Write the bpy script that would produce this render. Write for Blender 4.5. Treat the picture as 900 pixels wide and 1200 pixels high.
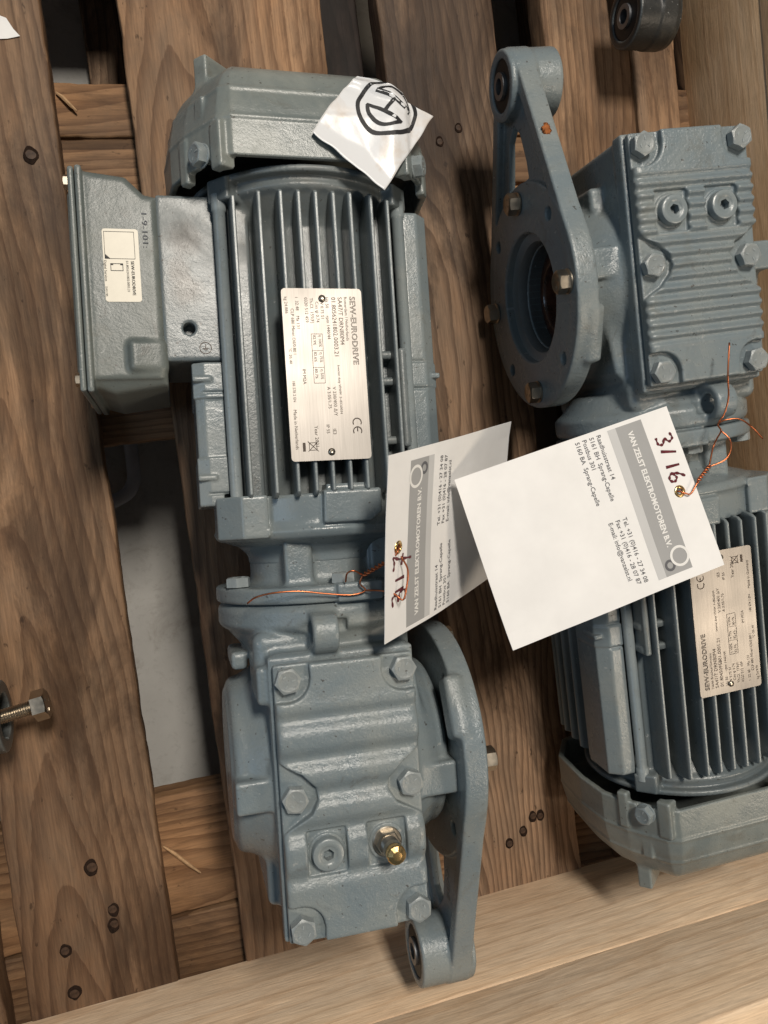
import bpy, bmesh, math, random
import numpy as np
from mathutils import Vector, Matrix, Euler, noise as mnoise

random.seed(7)
rng = np.random.default_rng(7)
for o in list(bpy.data.objects):
    bpy.data.objects.remove(o)
scene = bpy.context.scene
COL = scene.collection
MM = 0.001
GZ = 230.0          # height of the motor axes above the concrete floor, in mm

# ------------------------------------------------------------------ camera
cam_d = bpy.data.cameras.new('camera')
cam = bpy.data.objects.new('camera', cam_d)
COL.objects.link(cam)
Rwc = np.array([[0.95708675, -0.11641207, 0.26539249],
                [0.13061421, 0.99076317, -0.03644541],
                [-0.25869842, 0.06954545, 0.96345138]])
cam.matrix_world = Matrix([[*Rwc.T[i]] for i in range(3)]).to_4x4()
cam.location = (-0.13665, 0.03674, (508.933 + GZ) * MM)
cam_d.sensor_fit = 'VERTICAL'
cam_d.sensor_height = 36.0
cam_d.sensor_width = 27.0
cam_d.lens = 908.06 / 1200 * 36
cam_d.clip_start = 0.01
cam_d.clip_end = 60
scene.camera = cam

# ------------------------------------------------------------------ light
world = bpy.data.worlds.new('World')
scene.world = world
world.use_nodes = True
bg = world.node_tree.nodes['Background']
bg.inputs['Color'].default_value = (0.80, 0.92, 1.0, 1)
bg.inputs['Strength'].default_value = 0.08


def area(name, loc, target, size, power, col, size_y=None):
    d = bpy.data.lights.new(name, 'AREA')
    d.energy = power
    d.color = col
    d.size = size
    if size_y:
        d.shape = 'RECTANGLE'
        d.size_y = size_y
    o = bpy.data.objects.new(name, d)
    COL.objects.link(o)
    o.location = loc
    v = Vector(target) - Vector(loc)
    o.rotation_euler = v.to_track_quat('-Z', 'Y').to_euler()
    return o


area('ceiling_lamp_or_fill', (0.12, 1.08, 2.35), (0.0, 0.0, 0.2), 0.26, 47, (1.0, 0.92, 0.81), 0.5)
area('ceiling_lamp_or_fill', (1.24, -0.94, 1.99), (0.1, -0.05, 0.25), 0.30, 13, (1.0, 0.84, 0.65), 0.5)
area('ceiling_lamp_or_fill', (-2.2, 0.2, 2.0), (-0.05, 0.0, 0.25), 0.7, 8, (0.55, 0.76, 1.0), 1.2)  # cool fill for skylight from the left, not a ceiling fixture

scene.view_settings.view_transform = 'Standard'
scene.view_settings.look = 'None'
scene.view_settings.gamma = 1.0
scene.view_settings.use_curve_mapping = False
scene.view_settings.exposure = 0.0
scene.render.engine = 'CYCLES'

# ------------------------------------------------------------------ objects


def mesh_obj(name, me, mat=None, parent=None, loc=None):
    o = bpy.data.objects.new(name, me)
    COL.objects.link(o)
    if mat is not None:
        if not me.materials:
            me.materials.append(mat)
    if parent is not None:
        o.parent = parent
    if loc is not None:
        o.location = [c * MM for c in loc]
    return o


def empty(name, loc, label=None, cat=None, group=None, rot=(0, 0, 0)):
    o = bpy.data.objects.new(name, None)
    o.empty_display_size = 0.02
    COL.objects.link(o)
    o.location = [c * MM for c in loc]
    o.rotation_euler = rot
    tag(o, label, cat, group)
    return o


def tag(o, label=None, cat=None, group=None, kind=None):
    if label:
        o['label'] = label
    if cat:
        o['category'] = cat
    if group:
        o['group'] = group
    if kind:
        o['kind'] = kind
    return o


def fast_mesh(name, V, F, smooth=True):
    """V (n,3) in mm, F (m,k) constant valence"""
    V = np.asarray(V, np.float32) * MM
    F = np.asarray(F, np.int32)
    me = bpy.data.meshes.new(name)
    me.vertices.add(len(V))
    me.vertices.foreach_set('co', V.ravel())
    k = F.shape[1]
    me.loops.add(F.size)
    me.loops.foreach_set('vertex_index', F.ravel())
    me.polygons.add(len(F))
    me.polygons.foreach_set('loop_start', np.arange(0, F.size, k, dtype=np.int32))
    me.polygons.foreach_set('use_smooth', np.full(len(F), smooth))
    me.update(calc_edges=True)
    me.validate()
    return me


def bm_mesh(name, bm, smooth=False, scale=True):
    if scale:
        for v in bm.verts:
            v.co *= MM
    bmesh.ops.recalc_face_normals(bm, faces=bm.faces)
    me = bpy.data.meshes.new(name)
    bm.to_mesh(me)
    bm.free()
    if smooth:
        for p in me.polygons:
            p.use_smooth = True
    return me


def smooth_angle(me, deg=35):
    for p in me.polygons:
        p.use_smooth = True
    bm = bmesh.new()
    bm.from_mesh(me)
    for e in bm.edges:
        if len(e.link_faces) == 2 and e.calc_face_angle(0) > math.radians(deg):
            e.smooth = False
    bm.to_mesh(me)
    bm.free()
    return me


def add_box(bm, lo, hi, bev=0.0, seg=2, M=None):
    r = bmesh.ops.create_cube(bm, size=1.0)
    vs = r['verts']
    c = [(a + b) / 2 for a, b in zip(lo, hi)]
    s = [b - a for a, b in zip(lo, hi)]
    for v in vs:
        v.co = Vector((v.co.x * s[0] + c[0], v.co.y * s[1] + c[1], v.co.z * s[2] + c[2]))
    if M is not None:
        for v in vs:
            v.co = M @ v.co
    if bev > 0:
        es = list({e for v in vs for e in v.link_edges})
        bmesh.ops.bevel(bm, geom=es, offset=bev, segments=seg, affect='EDGES', profile=0.5)


def add_lathe(bm, prof, n=32, M=None, hexfirst=None):
    """prof list of (r,z), around +Z"""
    rings = []
    for r, z in prof:
        ring = []
        if r < 1e-6:
            ring = [bm.verts.new((0, 0, z))]
        else:
            for i in range(n):
                a = 2 * math.pi * i / n
                ring.append(bm.verts.new((r * math.cos(a), r * math.sin(a), z)))
        rings.append(ring)
    for a, b in zip(rings, rings[1:]):
        for i in range(n):
            j = (i + 1) % n
            if len(a) == 1 and len(b) == 1:
                continue
            if len(a) == 1:
                bm.faces.new((a[0], b[i], b[j]))
            elif len(b) == 1:
                bm.faces.new((a[i], a[j], b[0]))
            else:
                bm.faces.new((a[i], a[j], b[j], b[i]))
    if M is not None:
        for ring in rings:
            for v in ring:
                v.co = M @ v.co


def add_tube(bm, pts, r, n=8, cap=True):
    pts = [Vector(p) for p in pts]
    rings = []
    up = Vector((0.31, 0.2, 0.93))
    for i, p in enumerate(pts):
        t = (pts[min(i + 1, len(pts) - 1)] - pts[max(i - 1, 0)]).normalized()
        a = t.cross(up)
        if a.length < 1e-4:
            a = t.cross(Vector((1, 0, 0)))
        a.normalize()
        b = t.cross(a)
        rr = r[i] if isinstance(r, (list, tuple)) else r
        rings.append([bm.verts.new(p + (a * math.cos(2 * math.pi * k / n) + b * math.sin(2 * math.pi * k / n)) * rr) for k in range(n)])
    for A, B in zip(rings, rings[1:]):
        for k in range(n):
            bm.faces.new((A[k], A[(k + 1) % n], B[(k + 1) % n], B[k]))
    if cap:
        bm.faces.new(rings[0])
        bm.faces.new(rings[-1])


def spline(pts, n=8):
    P = [Vector(p) for p in pts]
    P = [P[0] * 2 - P[1]] + P + [P[-1] * 2 - P[-2]]
    out = []
    for i in range(1, len(P) - 2):
        for k in range(n):
            t = k / n
            p0, p1, p2, p3 = P[i - 1], P[i], P[i + 1], P[i + 2]
            out.append(0.5 * ((2 * p1) + (p2 - p0) * t + (2 * p0 - 5 * p1 + 4 * p2 - p3) * t * t + (3 * p1 - p0 - 3 * p2 + p3) * t ** 3))
    out.append(P[-2])
    return out


# ------------------------------------------------------------------ signed distance modelling for the castings


class Vol:
    def __init__(s, lo, hi, h):
        s.lo = np.array(lo, float)
        s.h = h
        s.n = [int(math.ceil((b - a) / h)) + 1 for a, b in zip(lo, hi)]
        s.ax = [np.float32(lo[i]) + np.float32(h) * np.arange(s.n[i], dtype=np.float32) for i in range(3)]
        s.D = np.full(s.n, 50.0, np.float32)

    def region(s, lo, hi, m):
        sl = []
        for i in range(3):
            a = max(0, int((lo[i] - m - s.lo[i]) / s.h))
            b = min(s.n[i], int((hi[i] + m - s.lo[i]) / s.h) + 2)
            sl.append(slice(a, max(a, b)))
        X = s.ax[0][sl[0]][:, None, None]
        Y = s.ax[1][sl[1]][None, :, None]
        Z = s.ax[2][sl[2]][None, None, :]
        return tuple(sl), X, Y, Z

    def add(s, prim, k=2.0):
        fn, lo, hi = prim
        sl, X, Y, Z = s.region(lo, hi, k + 2 * s.h + 1)
        if 0 in s.D[sl].shape:
            return
        d = fn(X, Y, Z)
        a = s.D[sl]
        hh = np.maximum(k - np.abs(a - d), 0) / max(k, 1e-6)
        s.D[sl] = np.minimum(a, d) - hh * hh * k * 0.25

    def cut(s, prim, k=1.0):
        fn, lo, hi = prim
        sl, X, Y, Z = s.region(lo, hi, k + 2 * s.h + 1)
        if 0 in s.D[sl].shape:
            return
        d = -fn(X, Y, Z)
        a = s.D[sl]
        hh = np.maximum(k - np.abs(a - d), 0) / max(k, 1e-6)
        s.D[sl] = np.maximum(a, d) + hh * hh * k * 0.25

    def mesh(s, name):
        D = s.D
        S = D < 0
        nx, ny, nz = [n - 1 for n in D.shape]
        cnt = np.zeros((nx, ny, nz), np.uint8)
        for i in (0, 1):
            for j in (0, 1):
                for k in (0, 1):
                    cnt += S[i:nx + i, j:ny + j, k:nz + k]
        act = (cnt > 0) & (cnt < 8)
        idx = np.argwhere(act)
        vid = np.full((nx, ny, nz), -1, np.int32)
        vid[act] = np.arange(len(idx), dtype=np.int32)
        acc = np.zeros((len(idx), 3), np.float64)
        num = np.zeros(len(idx))
        I, J, K = idx.T
        for ax in range(3):
            o1, o2 = [a for a in range(3) if a != ax]
            for u in (0, 1):
                for v in (0, 1):
                    off = [0, 0, 0]
                    off[o1] = u
                    off[o2] = v
                    e = list(off)
                    e[ax] = 1
                    d0 = D[I + off[0], J + off[1], K + off[2]]
                    d1 = D[I + e[0], J + e[1], K + e[2]]
                    m = (d0 < 0) != (d1 < 0)
                    t = np.where(m, d0 / np.where(m, d0 - d1, 1), 0)
                    p = np.zeros((len(idx), 3))
                    p[:, ax] = t
                    p[:, o1] = u
                    p[:, o2] = v
                    acc += p * m[:, None]
                    num += m
        V = (idx + acc / np.maximum(num, 1)[:, None]) * s.h + s.lo
        F = []
        for ax in range(3):
            o1, o2 = [(1, 2), (2, 0), (0, 1)][ax]
            a0 = [slice(None)] * 3
            a1 = [slice(None)] * 3
            a0[ax] = slice(0, D.shape[ax] - 1)
            a1[ax] = slice(1, D.shape[ax])
            A, B = S[tuple(a0)], S[tuple(a1)]
            for flip, M in ((False, A & ~B), (True, ~A & B)):
                q = np.argwhere(M)
                ok = (q[:, o1] > 0) & (q[:, o2] > 0) & (q[:, o1] < D.shape[o1] - 1) & (q[:, o2] < D.shape[o2] - 1)
                q = q[ok]
                c = []
                for du, dv in ((-1, -1), (0, -1), (0, 0), (-1, 0)):
                    r = q.copy()
                    r[:, o1] += du
                    r[:, o2] += dv
                    c.append(vid[r[:, 0], r[:, 1], r[:, 2]])
                f = np.stack(c, 1)
                F.append(f[:, ::-1] if flip else f)
        F = np.concatenate(F)
        F = F[(F >= 0).all(1)]
        return fast_mesh(name, V, F)


def p_box(lo, hi, r=1.5, M=None):
    lo = np.array(lo, float)
    hi = np.array(hi, float)
    c = (lo + hi) / 2
    hf = (hi - lo) / 2 - r
    if M is None:
        def fn(X, Y, Z):
            q = [np.abs(A - np.float32(cc)) - np.float32(h) for A, cc, h in zip((X, Y, Z), c, hf)]
            out = np.sqrt(np.maximum(q[0], 0) ** 2 + np.maximum(q[1], 0) ** 2 + np.maximum(q[2], 0) ** 2)
            return out + np.minimum(np.maximum(np.maximum(q[0], q[1]), q[2]), 0) - np.float32(r)
        return fn, lo, hi
    R = np.array(M, float)          # local -> world rotation about c

    def fn(X, Y, Z):
        a, b, d = X - np.float32(c[0]), Y - np.float32(c[1]), Z - np.float32(c[2])
        q = []
        for i in range(3):
            q.append(np.abs(np.float32(R[0, i]) * a + np.float32(R[1, i]) * b + np.float32(R[2, i]) * d) - np.float32(hf[i]))
        out = np.sqrt(np.maximum(q[0], 0) ** 2 + np.maximum(q[1], 0) ** 2 + np.maximum(q[2], 0) ** 2)
        return out + np.minimum(np.maximum(np.maximum(q[0], q[1]), q[2]), 0) - np.float32(r)
    e = np.abs(R) @ (hf + r)
    return fn, c - e, c + e


def rotm(ax, deg):
    return np.array(Matrix.Rotation(math.radians(deg), 3, ax))


AX = {'x': (0, 1, 2), 'y': (1, 0, 2), 'z': (2, 0, 1)}


def p_cyl(axis, c, rad, a0, a1, rr=1.0, rad2=None):
    """cylinder / cone about axis through c (2 coords of the other axes in order), from a0 to a1"""
    ia, iu, iv = AX[axis]
    rad2 = rad if rad2 is None else rad2
    m, hl = (a0 + a1) / 2, (a1 - a0) / 2
    sl = (rad2 - rad) / (a1 - a0)
    cs = 1 / math.sqrt(1 + sl * sl)

    def fn(X, Y, Z):
        P = (X, Y, Z)
        u, v, a = P[iu] - np.float32(c[0]), P[iv] - np.float32(c[1]), P[ia]
        q1 = (np.sqrt(u * u + v * v) - (np.float32(rad) + np.float32(sl) * (a - np.float32(a0)))) * np.float32(cs) + np.float32(rr)
        q2 = np.abs(a - np.float32(m)) - np.float32(hl - rr)
        return np.sqrt(np.maximum(q1, 0) ** 2 + np.maximum(q2, 0) ** 2) + np.minimum(np.maximum(q1, q2), 0) - np.float32(rr)
    R = max(rad, rad2)
    lo = [0, 0, 0]
    hi = [0, 0, 0]
    lo[ia], hi[ia] = a0, a1
    lo[iu], hi[iu] = c[0] - R, c[0] + R
    lo[iv], hi[iv] = c[1] - R, c[1] + R
    return fn, lo, hi


def poly_sd(poly, U, V):
    """signed distance of 2-D polygon on broadcast grids"""
    poly = [(np.float32(a), np.float32(b)) for a, b in poly]
    d = None
    s = None
    n = len(poly)
    for i in range(n):
        ax, ay = poly[i]
        bx, by = poly[i - 1]
        ex, ey = bx - ax, by - ay
        wx, wy = U - ax, V - ay
        t = np.clip((wx * ex + wy * ey) / (ex * ex + ey * ey + np.float32(1e-9)), 0, 1)
        dd = (wx - ex * t) ** 2 + (wy - ey * t) ** 2
        d = dd if d is None else np.minimum(d, dd)
        c1 = V >= ay
        c2 = V < by
        c3 = ex * wy > ey * wx
        f = (c1 & c2 & c3) | (~c1 & ~c2 & ~c3)
        s = f if s is None else s ^ f
    return np.where(s, -1, 1).astype(np.float32) * np.sqrt(d)


def p_prism(axis, poly, a0, a1, r=1.0):
    ia, iu, iv = AX[axis]
    m, hl = (a0 + a1) / 2, (a1 - a0) / 2

    def fn(X, Y, Z):
        P = (X, Y, Z)
        q1 = poly_sd(poly, P[iu], P[iv]) + np.float32(r)
        q2 = np.abs(P[ia] - np.float32(m)) - np.float32(hl - r)
        return np.sqrt(np.maximum(q1, 0) ** 2 + np.maximum(q2, 0) ** 2) + np.minimum(np.maximum(q1, q2), 0) - np.float32(r)
    pa = np.array(poly, float)
    lo = [0, 0, 0]
    hi = [0, 0, 0]
    lo[ia], hi[ia] = a0, a1
    lo[iu], hi[iu] = pa[:, 0].min(), pa[:, 0].max()
    lo[iv], hi[iv] = pa[:, 1].min(), pa[:, 1].max()
    return fn, lo, hi


def mirror_poly(half):
    return half + [(-a, b) for a, b in reversed(half) if abs(a) > 1e-6]


def circ(c, r, n=32, a0=0, a1=360):
    return [(c[0] + r * math.cos(math.radians(a0 + (a1 - a0) * i / n)), c[1] + r * math.sin(math.radians(a0 + (a1 - a0) * i / n))) for i in range(n + (0 if a1 - a0 == 360 else 1))]


# ------------------------------------------------------------------ materials


def new_mat(name):
    m = bpy.data.materials.new(name)
    m.use_nodes = True
    nt = m.node_tree
    return m, nt, nt.nodes['Principled BSDF']


def nd(nt, typ, **kw):
    n = nt.nodes.new(typ)
    for k, v in kw.items():
        if k in n.inputs:
            n.inputs[k].default_value = v
        else:
            setattr(n, k, v)
    return n


def ramp(nt, fac, stops):
    n = nt.nodes.new('ShaderNodeValToRGB')
    cr = n.color_ramp
    while len(cr.elements) > 1:
        cr.elements.remove(cr.elements[0])
    cr.elements[0].position = stops[0][0]
    cr.elements[0].color = (*stops[0][1], 1)
    for p, c in stops[1:]:
        e = cr.elements.new(p)
        e.color = (*c, 1)
    nt.links.new(fac, n.inputs['Fac'])
    return n.outputs['Color']


def g(v):
    return (v, v, v)


def mix(nt, fac, a, b, mode='MIX'):
    n = nt.nodes.new('ShaderNodeMix')
    n.data_type = 'RGBA'
    n.blend_type = mode
    for sock, val in ((n.inputs['Factor'], fac), (n.inputs[6], a), (n.inputs[7], b)):
        if isinstance(val, (int, float)):
            sock.default_value = val
        elif isinstance(val, tuple):
            sock.default_value = (*val, 1)
        else:
            nt.links.new(val, sock)
    return n.outputs[2]


def coords(nt, scale=(1, 1, 1), kind='Object', rnd=0.0):
    tc = nt.nodes.new('ShaderNodeTexCoord')
    mp = nt.nodes.new('ShaderNodeMapping')
    mp.inputs['Scale'].default_value = scale
    nt.links.new(tc.outputs[kind], mp.inputs['Vector'])
    if rnd:
        oi = nt.nodes.new('ShaderNodeObjectInfo')
        cb = nt.nodes.new('ShaderNodeCombineXYZ')
        ml = nt.nodes.new('ShaderNodeMath')
        ml.operation = 'MULTIPLY'
        ml.inputs[1].default_value = rnd
        nt.links.new(oi.outputs['Random'], ml.inputs[0])
        for i in range(3):
            nt.links.new(ml.outputs[0], cb.inputs[i])
        nt.links.new(cb.outputs[0], mp.inputs['Location'])
    return mp.outputs['Vector']


def noise_tex(nt, vec, scale, detail=4, rough=0.55, dist=0.0):
    n = nd(nt, 'ShaderNodeTexNoise', Scale=scale, Detail=detail, Roughness=rough, Distortion=dist)
    nt.links.new(vec, n.inputs['Vector'])
    return n.outputs['Fac']


def bump(nt, bsdf, height, strength, dist=0.001, prev=None):
    b = nd(nt, 'ShaderNodeBump', Strength=strength, Distance=dist)
    nt.links.new(height, b.inputs['Height'])
    if prev is not None:
        nt.links.new(prev, b.inputs['Normal'])
    nt.links.new(b.outputs['Normal'], bsdf.inputs['Normal'])
    return b.outputs['Normal']


def paint_mat(name, base, dust, rough=0.30, grain=0.25, dirt=0.5, dirtcol=(0.075, 0.06, 0.045), stains=()):
    m, nt, b = new_mat(name)
    v = coords(nt, rnd=0.3)
    vo = coords(nt)
    n1 = noise_tex(nt, v, 17, 7, 0.62, 0.4)
    n2 = noise_tex(nt, v, 62, 8, 0.72, 0.9)
    n3 = noise_tex(nt, v, 620, 4, 0.65)
    n4 = noise_tex(nt, v, 7, 3, 0.5)
    f1 = ramp(nt, n1, [(0.42, g(0)), (0.62, g(1))])
    c = mix(nt, f1, base, dust)
    c = mix(nt, ramp(nt, n2, [(0.60, g(0)), (0.66, g(dirt * 0.5)), (0.78, g(dirt))]), c, dirtcol)
    n7 = noise_tex(nt, v, 330, 2, 0.5)
    c = mix(nt, ramp(nt, n7, [(0.715, g(0)), (0.725, g(0.75))]), c, (0.055, 0.048, 0.042))
    n8 = noise_tex(nt, coords(nt, (1, 1, 0.6), rnd=1.7), 270, 2, 0.5)
    c = mix(nt, ramp(nt, n8, [(0.72, g(0)), (0.735, g(0.55))]), c, (0.36, 0.37, 0.36))
    n9 = noise_tex(nt, v, 30, 6, 0.7, 1.2)
    c = mix(nt, ramp(nt, n9, [(0.57, g(0)), (0.70, g(dirt * 0.55))]), c, (0.13, 0.115, 0.085))
    # rubbed edges show a paler coat
    geo = nt.nodes.new('ShaderNodeNewGeometry')
    f4 = ramp(nt, geo.outputs['Pointiness'], [(0.525, g(0)), (0.60, g(0.6))])
    c = mix(nt, f4, c, (0.33, 0.37, 0.38))
    for (sx, sy, sz, sr, sc_) in stains:
        vm = nt.nodes.new('ShaderNodeVectorMath')
        vm.operation = 'DISTANCE'
        vm.inputs[1].default_value = (sx * MM, sy * MM, sz * MM)
        nt.links.new(vo, vm.inputs[0])
        ad = nd(nt, 'ShaderNodeMath')
        ad.operation = 'MULTIPLY_ADD'
        ad.inputs[1].default_value = 0.014
        nt.links.new(n2, ad.inputs[0])
        nt.links.new(vm.outputs['Value'], ad.inputs[2])
        c = mix(nt, ramp(nt, ad.outputs[0], [((sr * 0.5 + 7) * MM, g(0.75)), ((sr + 7) * MM, g(0))]), c, sc_)
    nt.links.new(c, b.inputs['Base Color'])
    r = ramp(nt, n1, [(0.35, g(rough - 0.06)), (0.55, g(rough)), (0.7, g(rough + 0.2))])
    nt.links.new(r, b.inputs['Roughness'])
    b.inputs['Specular IOR Level'].default_value = 0.55
    p = bump(nt, b, n3, grain, 0.0005)
    n6 = noise_tex(nt, v, 210, 3, 0.6)
    p = bump(nt, b, n6, grain * 0.5, 0.0010, p)
    p = bump(nt, b, n2, 0.28, 0.0010, p)
    bump(nt, b, n4, 0.12, 0.004, p)
    return m


M_PAINT = paint_mat('blue_grey_paint', (0.176, 0.212, 0.227), (0.212, 0.236, 0.236), 0.28, 0.26, 0.5)
M_CAST = paint_mat('blue_grey_cast_paint', (0.170, 0.209, 0.228), (0.212, 0.238, 0.238), 0.27, 0.60, 0.55)
M_DUSTY = paint_mat('dusty_blue_grey_paint', (0.150, 0.174, 0.172), (0.235, 0.252, 0.232), 0.34, 0.30, 0.6, (0.085, 0.075, 0.058))
M_BOX = paint_mat('grimy_box_paint', (0.108, 0.126, 0.122), (0.150, 0.164, 0.150), 0.40, 0.26, 0.7, (0.05, 0.042, 0.032))
M_FIN = paint_mat('fin_paint', (0.112, 0.137, 0.148), (0.140, 0.158, 0.160), 0.33, 0.25, 0.6,
                  stains=((-75, 122, 36, 13, (0.05, 0.042, 0.034)), (-76, 92, 36, 11, (0.055, 0.046, 0.036)), (-80, 104, 36, 8, (0.06, 0.05, 0.04))))
M_BOLT = paint_mat('worn_bolt_paint', (0.215, 0.240, 0.245), (0.27, 0.285, 0.275), 0.34, 0.5, 0.85, (0.10, 0.085, 0.065))
M_DARKARM = paint_mat('dark_grey_paint', (0.05, 0.056, 0.056), (0.075, 0.08, 0.08), 0.40, 0.4)


def metal_mat(name, col, rough=0.3, aniso=0.0, blot=None):
    m, nt, b = new_mat(name)
    v = coords(nt)
    n = noise_tex(nt, v, 120, 5, 0.6)
    n2 = noise_tex(nt, v, 35, 4, 0.6, 0.8)
    c = mix(nt, ramp(nt, n, [(0.3, g(0)), (0.7, g(1))]), tuple(x * 0.85 for x in col), col)
    if blot:
        c = mix(nt, ramp(nt, n2, [(0.5, g(0)), (0.75, g(0.6))]), c, blot)
    nt.links.new(c, b.inputs['Base Color'])
    b.inputs['Metallic'].default_value = 1.0
    nt.links.new(ramp(nt, n, [(0.3, g(rough * 0.8)), (0.7, g(rough * 1.25))]), b.inputs['Roughness'])
    bump(nt, b, n, 0.12, 0.0005)
    return m


M_STEEL = metal_mat('bare_steel', (0.46, 0.41, 0.34), 0.34, blot=(0.22, 0.17, 0.12))
M_PLATE = metal_mat('nameplate_steel', (0.53, 0.49, 0.45), 0.50)
M_PLATE.node_tree.nodes['Principled BSDF'].inputs['Metallic'].default_value = 0.8
m_, nt_, b_p = new_mat('brushed_plate')
v_p = coords(nt_, (1, 0.03, 1))
n_p = noise_tex(nt_, v_p, 1500, 3, 0.6)
n_q = noise_tex(nt_, coords(nt_), 18, 3, 0.5)
nt_.links.new(mix(nt_, ramp(nt_, n_p, [(0.3, g(0)), (0.7, g(1))]), (0.36, 0.335, 0.31), (0.43, 0.40, 0.37)), b_p.inputs['Base Color'])
b_p.inputs['Metallic'].default_value = 0.85
nt_.links.new(ramp(nt_, n_q, [(0.3, g(0.42)), (0.7, g(0.56))]), b_p.inputs['Roughness'])
bump(nt_, b_p, n_p, 0.05, 0.0003)
M_PLATE = m_
M_BRASS = metal_mat('brass', (0.92, 0.62, 0.27), 0.26, blot=(0.5, 0.28, 0.1))
M_COPPER = metal_mat('copper_wire', (0.62, 0.20, 0.09), 0.32)
M_DULL = metal_mat('dull_grey_metal', (0.30, 0.31, 0.33), 0.5)


def plain(name, col, rough=0.6, spec=0.4, var=0.12, scale=60, bumps=0.1):
    m, nt, b = new_mat(name)
    v = coords(nt)
    n = noise_tex(nt, v, scale, 4, 0.6)
    c = mix(nt, ramp(nt, n, [(0.3, g(0)), (0.7, g(1))]), tuple(x * (1 - var) for x in col), tuple(min(1, x * (1 + var)) for x in col))
    nt.links.new(c, b.inputs['Base Color'])
    b.inputs['Roughness'].default_value = rough
    b.inputs['Specular IOR Level'].default_value = spec
    if bumps:
        bump(nt, b, n, bumps, 0.0006)
    return m


M_RUBBER = plain('black_rubber', (0.012, 0.012, 0.012), 0.5)
M_BLACK = plain('black_print', (0.02, 0.02, 0.022), 0.6, bumps=0)
M_ENGRAVE = plain('engraved_print', (0.085, 0.06, 0.045), 0.6, bumps=0)
M_CARD = plain('white_card', (0.83, 0.82, 0.81), 0.55, 0.3, 0.045, 34, 0.05)
M_GREYPRINT = plain('grey_print', (0.36, 0.36, 0.36), 0.5, 0.3, 0.02, bumps=0)
M_LIGHTPRINT = plain('light_grey_print', (0.56, 0.56, 0.56), 0.5, 0.3, 0.02, bumps=0)
M_TEXTPRINT = plain('text_print', (0.12, 0.12, 0.13), 0.55, 0.3, 0.02, bumps=0)
M_WHITEPRINT = plain('white_print', (0.80, 0.79, 0.77), 0.5, 0.3, 0.01, bumps=0)
M_MARKER = plain('maroon_marker', (0.115, 0.020, 0.026), 0.35, 0.5, 0.3, 300, 0)
M_BLUEPEN = plain('blue_pen', (0.06, 0.068, 0.085), 0.5, 0.3, 0.2, bumps=0)
M_STICKER = plain('cream_sticker', (0.74, 0.69, 0.58), 0.4, 0.4, 0.03, 200, 0.02)
M_RUST = plain('greasy_rust', (0.05, 0.018, 0.010), 0.22, 0.6, 0.6, 120, 0.6)
M_RUSTSPOT = plain('rust_spot', (0.30, 0.10, 0.03), 0.8, 0.2, 0.4, 300, 0.5)
M_HOLE = plain('dark_cavity', (0.012, 0.012, 0.012), 0.7, 0.2, 0.2, bumps=0)


def label_mat():
    m, nt, b = new_mat('stained_label')
    v = coords(nt)
    n = noise_tex(nt, v, 40, 4, 0.55, 0.4)
    c = mix(nt, ramp(nt, n, [(0.54, g(0)), (0.74, g(0.65))]), (0.74, 0.75, 0.77), (0.52, 0.38, 0.25))
    nt.links.new(c, b.inputs['Base Color'])
    b.inputs['Roughness'].default_value = 0.30
    b.inputs['Specular IOR Level'].default_value = 0.6
    n2 = noise_tex(nt, v, 260, 3, 0.6)
    bump(nt, b, n2, 0.12, 0.0006)
    return m


M_LABEL = label_mat()


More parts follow.
